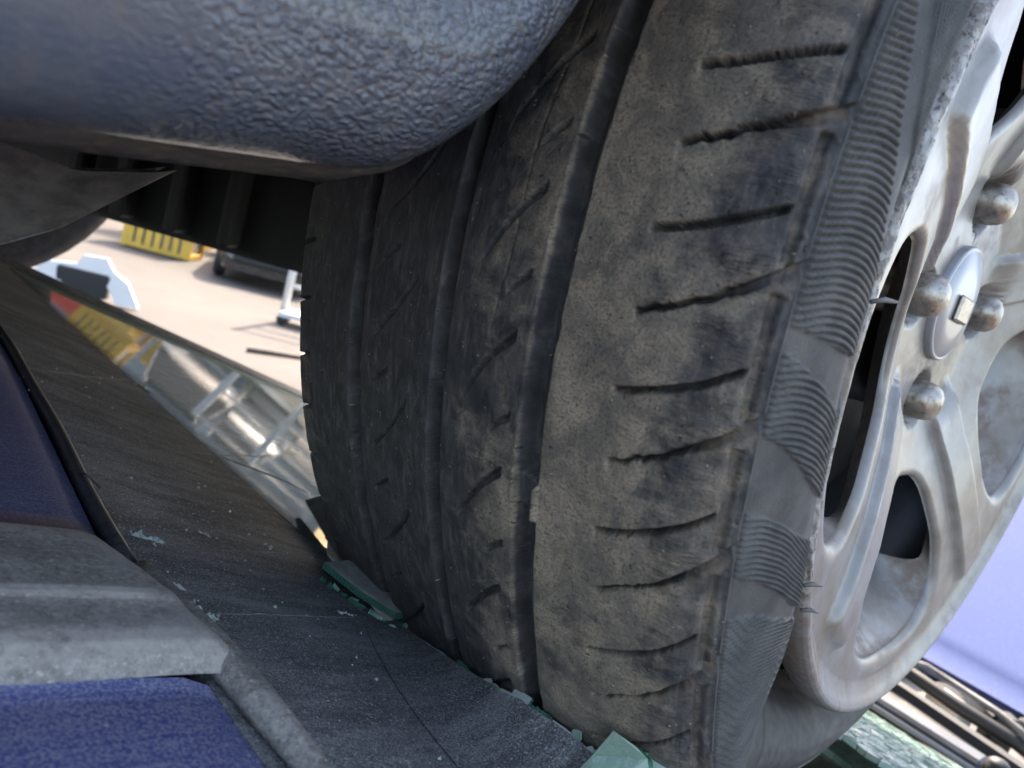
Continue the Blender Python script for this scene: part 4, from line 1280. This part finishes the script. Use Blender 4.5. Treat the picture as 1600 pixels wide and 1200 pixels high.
# rubber mould whiskers by the rim
def px_tube(name, a, b, r, mat, parent):
    a = np.array(a); b = np.array(b)
    MB().tube([a, (a + b) / 2 + np.array([0, 0, 0.0006]), b], [r * .8, r, r * .45], 7).build(name, mat, parent, True)
for th, dth in ((-6.6, 0.25), (-31.0, 0.1), (-34.0, -0.1)):
    p0 = rim_pt(0.004, 0.214, np.array(th))
    p1 = p0 + np.array([0.0062, -0.0052, 0.0012]) * (0.9 if th > -10 else 0.75)
    px_tube('rubber_whisker', p0, p1 + E2 * dth * 0.003, 0.0008, MAT['greyplastic'], tyre)

# ---- alloy rim
rim = bpy.data.objects.new('rim', None); COL.objects.link(rim); rim.parent = UC; rim.empty_display_size = 0.05
rim['label'] = 'scuffed silver five-spoke alloy rim with rust stains'
WIN0 = -20.5
def face_a(r, dth):
    """axial height of the rim face; dth = degrees from the middle of a window"""
    base = np.interp(r, [0, .030, .058, .075, .10, .13, .16, .180, .188], [-.036, -.036, -.036, -.031, -.0225, -.0145, -.0085, -.006, -.0055])
    sp = np.abs(np.abs(dth) - 36)
    w = np.interp(r, [.05, .09, .14, .18], [13, 7.0, 4.6, 3.4])
    ridge_ = sstep(w + 1.8, w, sp) * sstep(.052, .070, r) * sstep(.183, .176, r)
    return base + 0.0045 * ridge_
R_IN, R_OUT, RC = 0.0300, 0.1880, 0.1360
per = []
nside = 30
for k in range(4):
    for t in np.linspace(-1, 1, nside, endpoint=False):
        per.append({0: (1, t), 1: (-t, 1), 2: (-1, -t), 3: (t, -1)}[k])
per = np.array(per)
n4 = (np.abs(per) ** 3.2).sum(1) ** (1 / 3.2)
winp = per / n4[:, None]
ns = 36
S = np.linspace(0, 1, ns) ** 1.35
rows_r = []; rows_t = []; rows_drop = []; rows_g = []
wr = np.where(winp[:, 0] > 0, RC + winp[:, 0] * 0.0440, RC + winp[:, 0] * 0.046)
wt = winp[:, 1] * (22.5 - 5.5 * (winp[:, 0] < 0) * np.abs(winp[:, 0]))
orr = np.where(per[:, 0] > 0, RC + per[:, 0] * (R_OUT - RC), RC + per[:, 0] * (RC - R_IN))
ort = per[:, 1] * 36.0
# inner wall of the window, deepest first
deep = 0.005 + 0.041 * sstep(0.35, 0.95, winp[:, 0])
under = sstep(0.55, -0.1, winp[:, 0])
for q in np.linspace(1.0, 0.0, 14):
    dp = q * deep
    rows_r.append(wr + (RC - wr) * q * np.where(winp[:, 0] > 0, 0.72 * winp[:, 0] ** 2, -0.40 * np.abs(winp[:, 0]))); rows_t.append(wt * (1 + (0.22 * under - 0.03) * q)); rows_drop.append(dp + 0.0045); rows_g.append(np.full(len(wr), 0.75))
for q in S:
    rr2 = wr + (orr - wr) * q; tt2 = wt + (ort - wt) * q
    dist = np.hypot(rr2 - wr, np.radians(tt2 - wt) * rr2)
    e = np.clip(1 - dist / (0.0045 + 0.006 * sstep(0.5, 0.95, winp[:, 0])), 0, 1)
    rows_r.append(rr2); rows_t.append(tt2); rows_drop.append(0.0045 * (1 - np.sqrt(np.clip(1 - e * e, 0, 1)))); rows_g.append(0.35 * e + 0.25 * sstep(.06, .035, rr2))
Rg = np.array(rows_r); Tg = np.array(rows_t); Dg = np.array(rows_drop); Gg = np.array(rows_g)
BOLT_R, BOLT0 = 0.050, 86.0
for kk in range(5):
    Ag = face_a(Rg, Tg) - Dg
    Tw = Tg + WIN0 + 72 * kk
    for bb in range(4):                                # countersink round each wheel nut
        bt = math.radians(BOLT0 + 90 * bb)
        dd = np.hypot(Rg * np.cos(np.radians(Tw)) - BOLT_R * math.cos(bt), Rg * np.sin(np.radians(Tw)) - BOLT_R * math.sin(bt))
        Ag = Ag - 0.009 * sstep(0.0150, 0.0125, dd)
    V = rim_pt(Ag, Rg, Tw).reshape(-1, 3)
    o = mk('spoke_face', V, grid_faces(len(Rg), Rg.shape[1], True), MAT['alloy'], rim, True)
    fattr(o, 'grime', Gg.ravel()); fattr(o, 'rash', np.zeros(Gg.size))
# hub disc
th = np.linspace(0, 360, 60, endpoint=False)
rs = np.array([0.0, 0.012, 0.022, 0.0300])
Rh, Thh = np.meshgrid(rs, th, indexing='ij')
o = mk('hub_disc', rim_pt(np.full_like(Rh, -.036), Rh, Thh).reshape(-1, 3), grid_faces(len(rs), 60, True), MAT['alloy'], rim, True)
fattr(o, 'grime', np.full(Rh.size, .3)); fattr(o, 'rash', np.zeros(Rh.size))
# outer lip with kerb rash, and the barrel behind it
lp = np.array([(.188, -.0055), (.1892, -.0052), (.191, -.0045), (.194, -.0030), (.197, -.0010), (.199, 0.0), (.2005, -.0002), (.2018, -.0014), (.2026, -.0036), (.2028, -.007), (.202, -.012), (.199, -.017), (.195, -.020)])
tl_ = np.linspace(0, 1, 44)
lr = np.interp(tl_ * (len(lp) - 1), np.arange(len(lp)), lp[:, 0]); la = np.interp(tl_ * (len(lp) - 1), np.arange(len(lp)), lp[:, 1])
thl = np.concatenate([np.arange(-70, 60, 0.22), np.arange(60, 290, 1.0)])
Lr, Lt = np.meshgrid(lr, thl, indexing='ij'); La, _ = np.meshgrid(la, thl, indexing='ij')
rash = sstep(.1965, .199, Lr) * sstep(-.012, -.004, La) * np.maximum(sstep(0.45, 0.6, fbm(Lt * 0.09 + 60, Lr * 0, 2)) * sstep(-60, -40, Lt), sstep(-16, -6, Lt)) * sstep(50, 35, Lt)
gou = (fbm(Lt * 0.55 + 300, Lr * 350, 3, 3) - 0.5)
La = La - 0.0030 * rash * np.clip(gou + 0.1, 0, 1); Lr = Lr - 0.0036 * rash * np.clip(gou + 0.08, 0, 1)
o = mk('rim_lip', rim_pt(La, Lr, Lt).reshape(-1, 3), grid_faces(len(lr), len(thl), True), MAT['alloy'], rim, True)
fattr(o, 'grime', (0.25 + 0.5 * sstep(-10, -35, Lt)).ravel()); fattr(o, 'rash', rash.ravel())
def rl(mb, prof, n=48):
    return mb.lathe(prof, RIM_O, RIM_N, RIM_1, n)
rl(MB(), [(-.020, .195), (-.035, .186), (-.055, .1775), (-.14, .173), (-.160, .182), (-.172, .196), (-.176, .200)], 96).build('barrel', MAT['barrel'], rim, True, fixn=False)
# brake disc and hub behind the spokes
rl(rl(MB(), [(-.078, .055), (-.078, .128), (-.09, .128), (-.09, .05)]), [(-.09, .062), (-.058, .060), (-.052, .052), (-.05, .0)], 36).build('brake_disc', MAT['steel'], UC, True)
rl(MB(), [(-.112, .165), (-.112, .05)]).build('brake_backplate', MAT['liner'], UC)
cal = rim_pt(-0.082, .125, np.array(150.0))
MB().box(cal, (0.08, 0.06, 0.12), bev=0.012).build('brake_caliper', MAT['steel'], UC)
# wheel nuts and centre cap
for kk in range(4):
    c = rim_pt(-0.0545, BOLT_R, np.array(BOLT0 + 90.0 * kk))
    MB().lathe([(0, .0118), (.005, .0118), (.007, .0102), (.0225, .0100), (.0258, .0094), (.0285, .0078), (.0302, .0048), (.0308, .0)], c, RIM_N, RIM_1, 22).build('wheel_nut', MAT['chrome'], rim, True)
capo = rl(MB(), [(-.037, .0290), (-.0335, .0289), (-.0325, .0284), (-.0322, .0276), (-.0328, .0271), (-.0320, .0266), (-.0308, .016), (-.0304, .0)]).build('centre_cap', MAT['cap'], rim, True)
cc = rim_pt(-.0295, 0.002, np.array(-90.0))
A3 = [RIM_1, RIM_2, RIM_N]
MB().box(cc, (0.020, 0.013, 0.0026), ax=A3, bev=0.0011).build('cap_emblem', MAT['chrome'], rim)

# ---- body of the upper car, turned a little against its steered wheel
YAW = math.radians(8.0)
cy_, sy_ = math.cos(YAW), math.sin(YAW)
def ub(p):
    """body coordinates: x forward and y inboard from the wheel centre's outer face, z up; yawed about the wheel"""
    p = np.asarray(p, float)
    q = p - WC
    return np.stack([WC[0] + q[..., 0] * cy_ - q[..., 1] * sy_, WC[1] + q[..., 0] * sy_ + q[..., 1] * cy_, p[..., 2]], -1)

# sill: end of the rocker panel just behind the wheel arch, stone-guard coated, with a pinch flange under it
xs = np.concatenate([np.linspace(-0.42, -0.12, 12), np.linspace(-0.10, 0.144, 96)])
prof_t = np.linspace(0, 1, 70)
V = []; PB = []; DU = []
for x in xs:
    # lower edge rises along the wheel arch towards its front end
    e = np.clip((x - 0.088) / 0.056, 0, 1)
    zb = -0.0015 + 0.165 * np.clip(x - 0.02, 0, 0.09) + 0.085 * e ** 2.6
    yb = 0.150 - 0.05 * min(0, x - 0.1) * 0.0 - 0.10 * max(0, 0.03 - x) * 0.9
    # profile: from high on the outer face, round the belly, to the lower edge and back up inside
    t = prof_t
    ang = np.clip((t - 0.42) / 0.40, 0, 1) * math.pi * 0.62
    bulge_r = 0.030
    z = np.where(t < 0.42, zb + bulge_r * 1.05 + (0.42 - t) / 0.42 * 0.16, zb + bulge_r - bulge_r * np.sin(ang) * 1.0)
    y = np.where(t < 0.42, yb - 0.022, yb - 0.022 + bulge_r * 0.9 * (1 - np.cos(ang)))
    tail = np.clip((t - 0.82) / 0.18, 0, 1)
    yl = yb - 0.022 + bulge_r * 0.9 * (1 - math.cos(math.pi * 0.62)); zl = zb + bulge_r - bulge_r * math.sin(math.pi * 0.62)
    y = np.where(t > 0.82, yl + 0.010 * tail, y); z = np.where(t > 0.82, zl + 0.004 + 0.05 * tail ** 1.5, z)
    V.append(np.stack([np.full_like(t, x), y, z], -1))
    PB.append(sstep(0.030, 0.070, x) * sstep(0.0, 0.2, t) * np.ones_like(t) * 0.9 + 0.10)
    DU.append(0.25 + 0.6 * sstep(0.70, 0.80, t) * np.ones_like(t))
sill = mk('sill', np.concatenate(V), grid_faces(len(xs), len(prof_t)), MAT['sill'], UC, True)
fattr(sill, 'pebble', np.concatenate(PB)); fattr(sill, 'dust', np.concatenate(DU))
sill['label'] = 'pebbled black sill end with blue sky sheen painted in'
# flange under the sill
V = []
for x in xs[xs < 0.136]:
    e = np.clip((x - 0.100) / 0.04, 0, 1)
    z0 = 0.0008 + 0.165 * np.clip(x - 0.02, 0, 0.09) + 0.075 * e ** 2.4
    w = 0.0035 * (fbm(np.array([x * 40 + 9]), np.array([1.0]), 1)[0] - 0.5)
    V.append([(x, 0.158, z0 + 0.006), (x, 0.1605, z0 - 0.003), (x + .001, 0.178 + w, z0 - 0.0062), (x + .001, 0.1805 + w, z0 - 0.0073), (x, 0.183 + w, z0 - 0.0062), (x, 0.190, z0 + 0.004), (x, 0.26, z0 + 0.03)])
V = np.array(V)
fl_o = mk('sill_flange', V.reshape(-1, 3), grid_faces(len(V), 7), simple('dusty_sill_flange', (0.075, 0.068, 0.062), 0.6, noise=0.35, nscale=90, bump=0.3, bscale=350, bdist=0.0006, dirt=((0.24, 0.19, 0.15), 0.8)), UC, True)
# grey flap (splash bracket) hanging below the sill, curled, with a dark slot behind
ny_, nz_ = 26, 20
G = np.zeros((ny_, nz_, 3))
top = np.array([(0.030, 0.232, -0.004), (0.045, 0.232, -0.006), (0.06, 0.231, -0.008), (0.078, 0.23, -0.003), (0.084, 0.229, -0.0005)])
bot = np.array([(0.0, 0.262, -0.0445), (0.025, 0.262, -0.0440), (0.045, 0.261, -0.0395), (0.064, 0.256, -0.0270), (0.083, 0.236, -0.0035)])
for i, s in enumerate(np.linspace(0, 1, ny_)):
    tp = np.array([np.interp(s, np.linspace(0, 1, 5), top[:, k]) for k in range(3)]); bt = np.array([np.interp(s, np.linspace(0, 1, 5), bot[:, k]) for k in range(3)])
    for j, t in enumerate(np.linspace(0, 1, nz_)):
        c = tp + (bt - tp) * t
        c[1] += 0.010 * math.sin(math.pi * t) * (1 - s)
        c[0] -= 0.006 * (1 - s) ** 4 * (1 - 2 * t) ** 2
        G[i, j] = c
V = np.concatenate([G.reshape(-1, 3), (G + np.array([-0.002, 0.004, 0.0])).reshape(-1, 3)])
gf = grid_faces(ny_, nz_)
fs = [tuple(int(x) for x in q) for q in gf] + [tuple(int(x) + ny_ * nz_ for x in q[::-1]) for q in gf]
N_ = ny_ * nz_
for i in range(ny_ - 1):
    a, b = i * nz_ + nz_ - 1, (i + 1) * nz_ + nz_ - 1
    fs.append((a, b, b + N_, a + N_))
for j in range(nz_ - 1):
    fs.append((j, j + 1, j + 1 + N_, j + N_))
mk('splash_flap', V, fs, MAT['greyplastic'], UC, True)
MB().box((0.008, 0.25, -0.020), (0.020, 0.05, 0.04), bev=0.004).build('flap_bracket', MAT['liner'], UC)

# unseen body shell, cut short behind the wheel to let sky light in
uw = [(WC[0], WC[2])]
uside = side_outline(-0.42, 1.22, [(-0.42, 0.60), (-0.30, 0.70), (-0.05, 0.74), (0.35, 0.70), (0.95, 0.58), (1.20, 0.40), (1.22, 0.20)], 0.075, uw, 0.345)
for y0, y1 in ((0.128, 0.17), (1.62, 1.66)):
    MB().prism(uside, y0, y1, 1).build('body_side', MAT['upper'], UC, rot=ub)
# floor in two halves, leaving the front arches open
MB().box((-0.17, 0.89, 0.085), (0.50, 1.40, 0.03)).build('floor_pan', MAT['liner'], UC, rot=ub)
MB().box((0.52, 0.89, 0.15), (0.95, 0.62, 0.04)).build('floor_pan', MAT['liner'], UC, rot=ub)
MB().box((1.10, 0.89, 0.22), (0.22, 1.50, 0.34), bev=0.05).build('front_bumper', MAT['upper'], UC, rot=ub)
MB().prism([(0.05, 0.72), (0.40, 0.725), (0.95, 0.60), (1.18, 0.42), (1.15, 0.40), (0.9, 0.56), (0.4, 0.69), (0.05, 0.69)], 0.15, 1.64, 1).build('bonnet', MAT['upper'], UC, rot=ub)
MB().box((-0.10, 0.89, 0.40), (0.05, 1.38, 0.62), bev=0.01).build('bulkhead', MAT['liner'], UC, rot=ub)
# wheel arch liner over the near wheel
tl2 = np.radians(np.linspace(-2, 182, 40))
V = []
for t in tl2:
    for yy, rr3 in ((0.150, 0.345), (0.30, 0.347), (0.46, 0.340), (0.47, 0.14)):
        V.append((WC[0] - rr3 * math.cos(t), yy, WC[2] + max(0.0, rr3 * math.sin(t))))
mk('arch_liner', np.array(V), grid_faces(40, 4), MAT['liner'], UC, True)
# engine sump shield and driveshafts, black in the gap beyond the tyre
MB().prism([(0.235, 1.215), (0.310, 1.125), (0.483, 0.955), (0.66, 0.80), (1.0, 0.86), (0.95, 1.35), (0.30, 1.35)], -0.090, 0.14, 2).build('engine_shield', MAT['liner'], UC)
MB().tube([(0.444, 0.28, 0.02), (0.46, 0.95, 0.05)], 0.016, 12).build('driveshaft', MAT['steel'], UC, True)
MB().tube([(0.25, 0.62, 0.055), (0.36, 0.40, 0.02), (0.43, 0.30, -0.02)], [0.022, 0.018, 0.014], 10).build('suspension_arm', MAT['steel'], UC, True)
MB().tube([(0.20, 1.2, 0.03), (0.25, 0.8, 0.045), (0.28, 0.45, 0.05), (0.36, 0.34, 0.02)], 0.011, 10).build('stabiliser_bar', MAT['steel'], UC, True)
for x0, y0 in ((0.300, 1.118), (0.345, 1.075), (0.395, 1.025), (0.445, 0.975)):
    MB().box((x0 - 0.012, y0 - 0.012, -0.015), (0.018, 0.04, 0.13), ax=[[.71, -.71, 0], [.71, .71, 0], [0, 0, 1]], bev=0.004).build('shield_rib', MAT['liner'], UC)
# far front wheel and the rear pair
fw = plain_wheel(UC, (0.175, 1.53, 0.02), s=-1, mat=simple('dusty_far_tyre', (0.035, 0.034, 0.034), 0.7, noise=0.4, nscale=60, dirt=((0.09, 0.08, 0.07), 0.6)))

# ================================================================ yard objects seen past the wheel and mirrored in the glass
def crate(loc, rz, w, d, h, label, mat='yellow', nsl=7, group='yellow slatted crates in the yard'):
    t = thing('slatted_crate', (loc[0], loc[1], loc[2] + H), label, 'crate', group)
    c, s = math.cos(rz), math.sin(rz)
    A = [[c, s, 0], [-s, c, 0], [0, 0, 1]]
    L = np.array(loc)
    def at(x, y, z): return L + np.array([c * x - s * y, s * x + c * y, z])
    MB().box(at(0, 0, 0.06), (w, d, 0.08), A).build('base', MAT[mat], t)
    MB().box(at(0, -d/2, h - 0.05), (w, 0.05, 0.1), A).box(at(0, d/2, h - 0.05), (w, 0.05, 0.1), A).box(at(-w/2, 0, h - 0.05), (0.05, d, 0.1), A).box(at(w/2, 0, h - 0.05), (0.05, d, 0.1), A).build('top_rail', MAT[mat], t)
    for sx in (-1, 1):
        for sy in (-1, 1):
            MB().box(at(sx * (w/2 - 0.03), sy * (d/2 - 0.03), h/2), (0.08, 0.08, h - 0.02), A).build('post', MAT[mat], t)
    for i in range(nsl):
        x = -w/2 + w * (i + 0.75) / (nsl + 0.5)
        MB().box(at(x, -d/2 + 0.01, h/2), (w / nsl * 0.62, 0.03, h - 0.1), A).build('slat', MAT[mat], t)
    for i in range(nsl):
        y = -d/2 + d * (i + 0.75) / (nsl + 0.5)
        MB().box(at(-w/2 + 0.01, y, h/2), (0.03, d / nsl * 0.62, h - 0.1), A).build('slat', MAT[mat], t)
    MB().box(at(0, 0.02, h * 0.4), (w - 0.1, d - 0.1, h * 0.7), A).build('lining', MAT['cream'], t)
    return t

def yard_car(loc, rz, mat, label, group='scrap cars parked across the yard', L=4.1, W=1.68):
    t = thing('yard_car', (loc[0], loc[1], loc[2] + H), label, 'car', group)
    c, s = math.cos(rz), math.sin(rz)
    O = np.array(loc)
    def tf(v):
        v = np.asarray(v, float)
        return np.stack([O[0] + c * v[..., 0] - s * v[..., 1], O[1] + s * v[..., 0] + c * v[..., 1], O[2] + v[..., 2]], -1)
    xs = np.array([-2.05, -2.0, -1.8, -1.3, -0.6, 0.3, 0.9, 1.5, 1.85, 2.0, 2.05])
    zt = np.array([0.62, 0.80, 0.90, 0.93, 0.92, 0.92, 0.90, 0.82, 0.72, 0.62, 0.52])
    hw = np.array([0.66, 0.74, 0.80, 0.84, 0.84, 0.84, 0.83, 0.81, 0.76, 0.68, 0.60])
    V = []
    for x, z, w in zip(xs, zt, hw):
        V.append([(x, -w * .92, 0.22), (x, -w, 0.40), (x, -w, z - 0.14), (x, -w * .94, z - 0.03), (x, -w * .6, z), (x, 0, z + 0.015), (x, w * .6, z), (x, w * .94, z - 0.03), (x, w, z - 0.14), (x, w, 0.40), (x, w * .92, 0.22)])
    n = len(xs); V = np.array(V)
    f = [tuple(int(i) for i in q) for q in grid_faces(n, 11)] + [tuple(range(11)), tuple(reversed(range((n - 1) * 11, n * 11)))]
    bm_ = MB(); bm_.add(V.reshape(-1, 3), f)
    bm_.build('body', MAT[mat], t, True, rot=tf)
    gh = [(-1.75, 0.88, 0.74), (-1.25, 1.36, 0.60), (-0.9, 1.43, 0.58), (0.0, 1.44, 0.58), (0.35, 1.38, 0.58), (1.05, 0.90, 0.72)]
    V = np.array([[(x, -w, z), (x, w, z), (x, w + (0.10 if 0 < i < 5 else 0), 0.86), (x, -w - (0.10 if 0 < i < 5 else 0), 0.86)] for i, (x, z, w) in enumerate(gh)])
    f = [tuple(int(i) for i in q) for q in grid_faces(6, 4, True)] + [(0, 1, 2, 3), (23, 22, 21, 20)]
    g = MB(); g.add(V.reshape(-1, 3), f); g.build('windows', MAT['darkglass'], t, rot=tf)
    MB().box((-0.45, 0, 1.442), (1.55, 1.12, 0.03), bev=0.012).build('roof', MAT[mat], t, rot=tf)
    for sx in (-1, 1):
        MB().tube([(0.36, sx * 0.60, 1.39), (1.08, sx * 0.74, 0.90)], 0.03, 6).build('pillar', MAT[mat], t, rot=tf)
    for sx in (-1, 1):
        MB().box((1.93, sx * 0.50, 0.63), (0.16, 0.34, 0.15), bev=0.04).build('headlamp', MAT['lamp'], t, rot=tf)
        MB().box((-2.0, sx * 0.58, 0.70), (0.10, 0.24, 0.18), bev=0.03).build('tail_lamp', MAT['red'], t, rot=tf)
    MB().box((2.04, 0, 0.42), (0.10, 1.10, 0.12), bev=0.03).build('grille', MAT['liner'], t, rot=tf)
    MB().box((2.07, 0, 0.55), (0.04, 0.9, 0.05), bev=0.015).build('bumper_trim', MAT['carsilver'], t, rot=tf)
    for x in (-1.25, 1.3):
        for sy in (-1, 1):
            cw = tf(np.array([x, sy * 0.76, 0.30]))
            a = np.array([-s * sy, c * sy, 0])
            wh = bpy.data.objects.new('wheel', None); COL.objects.link(wh); wh.parent = t; wh.empty_display_size = 0.05
            MB().lathe([(-.08, .2), (-.09, .27), (-.06, .30), (.06, .30), (.09, .27), (.09, .2)], cw, a, (0, 0, 1), 24).build('tyre', MAT['liner'], wh, True)
            MB().lathe([(.075, .2), (.06, .17), (.05, .06), (.07, .0)], cw, a, (0, 0, 1), 20).build('rim', MAT['cap'], wh, True)
    return t

GZ = -H
crate((5.3, 14.35, GZ), math.radians(-35), 1.15, 1.0, 1.0, 'yellow slatted crate on the ground beyond the sill')
yard_car((6.9, 13.4, GZ), math.radians(-118), 'carblack', 'black car facing the camera beside the yellow crate')
yard_car((10.2, 16.0, GZ), math.radians(-120), 'carsilver', 'silver car behind the black car')
yard_car((3.5, 19.5, GZ), math.radians(-100), 'carred', 'red car behind the yellow crate')
crate((6.6, 17.0, GZ), math.radians(-35), 1.2, 1.0, 1.1, 'yellow crate behind the black car, lower of a stack')
crate((6.6, 17.0, GZ + 1.1), math.radians(-35), 1.2, 1.0, 1.1, 'yellow crate behind the black car, upper of a stack')
crate((7.9, 16.2, GZ), math.radians(-35), 1.2, 1.0, 1.2, 'tall yellow crate right of the crate stack')

# white trolley with an upright frame
t = thing('trolley', (4.95, 8.85, 0), 'white hand trolley with upright frame and small wheels', 'trolley')
ca, sa = math.cos(math.radians(-35)), math.sin(math.radians(-35))
def tp(x, y, z): return np.array([4.95 + ca * x - sa * y, 8.85 + sa * x + ca * y, GZ + z])
MB().box(tp(0.4, 0, 0.14), (0.95, 0.55, 0.06), [[ca, sa, 0], [-sa, ca, 0], [0, 0, 1]]).build('deck', MAT['white'], t)
for x in (-0.05, 0.85):
    MB().tube([tp(x, 0, 0.15), tp(x, 0, 1.35)], 0.05, 10).build('upright', MAT['white'], t, True)
for z in (0.5, 0.9, 1.3):
    MB().tube([tp(-0.05, 0, z), tp(0.85, 0, z)], 0.028, 8).build('crossbar', MAT['white'], t, True)
for x in (-0.02, 0.82):
    for y in (-0.24, 0.24):
        MB().lathe([(-.03, .0), (-.03, .06), (-.02, .075), (.02, .075), (.03, .06), (.03, .0)], tp(x, y, 0.075), (-sa, ca, 0), (0, 0, 1), 16).build('castor', MAT['black'], t, True)
# pole lying on the ground
t = thing('pole', (3.9, 6.85, 0), 'dark pole with a pale end lying on the concrete', 'pole')
a = np.array([3.50, 6.86, GZ + 0.025]); b = np.array([4.35, 6.80, GZ + 0.025])
MB().tube([a, b], 0.022, 10).build('shaft', MAT['wood'], t, True)
MB().tube([b, b + (b - a) * 0.14], 0.034, 10).build('socket', MAT['white'], t, True)
# white scrap wing panel standing beyond the far pillar
t = thing('scrap_wing', (2.5, 8.3, 0), 'white scrap wing panel with a dark arch lying beyond the glass', 'car panel')
V = []
wg = [(-0.62, 0.02), (-0.60, 0.16), (-0.48, 0.20), (-0.40, 0.30), (-0.12, 0.34), (-0.06, 0.44), (0.16, 0.46), (0.24, 0.34), (0.38, 0.26), (0.50, 0.03), (0.28, 0.02), (0.20, 0.16), (0.02, 0.26), (-0.20, 0.20), (-0.32, 0.02)]
MB().prism(wg, 0.0, 0.05, 1).build('panel', MAT['white'], t, rot=lambda v: np.stack([2.45 + v[:, 0] * .86 + v[:, 1] * .5, 8.4 - v[:, 0] * .5 + v[:, 1] * .86 + 0.25 * v[:, 2], GZ + v[:, 2]], -1))
MB().box((-0.08, 0.10, 0.16), (0.5, 0.14, 0.26), bev=0.02).build('arch_liner', MAT['liner'], t, rot=lambda v: np.stack([2.45 + v[:, 0] * .86 + v[:, 1] * .5, 8.4 - v[:, 0] * .5 + v[:, 1] * .86, GZ + v[:, 2]], -1))
# galvanised cage whose bars are mirrored in the glass
t = thing('wire_cage', (8.3, 12.0, 0), 'tall galvanised bar cage mirrored in the windscreen', 'cage')
cA = math.radians(-38); ca2, sa2 = math.cos(cA), math.sin(cA)
def cp(x, z, y=0): return np.array([8.3 + ca2 * x - sa2 * y, 12.0 + sa2 * x + ca2 * y, GZ + z])
for x in (-1.2, 1.3):
    for y in (0, 1.0):
        MB().tube([cp(x, 0, y), cp(x, 2.0, y)], 0.05, 8).build('post', MAT['white'], t, True)
for z in np.arange(0.3, 2.0, 0.24):
    for y in (0, 1.0):
        MB().tube([cp(-1.2, z, y), cp(1.3, z, y)], 0.032, 8).build('bar', MAT['white'], t, True)
# long red trailer and a shed at the end of the yard
t = thing('skip', (6.2, 22.0, 0), 'long red metal skip at the far end of the yard', 'skip')
MB().prism([(-2.6, 0.25), (-3.1, 1.5), (3.1, 1.5), (2.6, 0.25)], 21.0, 23.0, 1).build('tub', MAT['red'], t, rot=lambda v: np.stack([5.0 + v[:, 0], v[:, 1], GZ + v[:, 2]], -1))
MB().box((5.0, 22.0, GZ + 0.13), (4.6, 1.6, 0.25)).build('skid', MAT['steel'], t)
t = thing('shed', (12.0, 34.0, 0), 'pale corrugated shed at the end of the yard', 'building')
prf = []
for i in range(240):
    x = -18 + i * 0.2
    prf.append((x, 34 + (0.06 if (i // 1) % 2 else 0.0)))
vs = [(x, y, GZ) for x, y in prf] + [(x, y, GZ + 5.0) for x, y in prf]
mk('wall', vs, [(i, i + 1, 240 + i + 1, 240 + i) for i in range(239)], MAT['shed'], t)
MB().prism([(33.6, 5.0), (40, 7.2), (46, 5.0), (40, 7.0)], -18.5, 30.2, 0).build('roof', MAT['shed'], t, rot=lambda v: v + np.array([0, 0, GZ]))
MB().box((8.0, 33.96, GZ + 2.0), (4.2, 0.12, 4.0)).build('door', MAT['steel'], t)
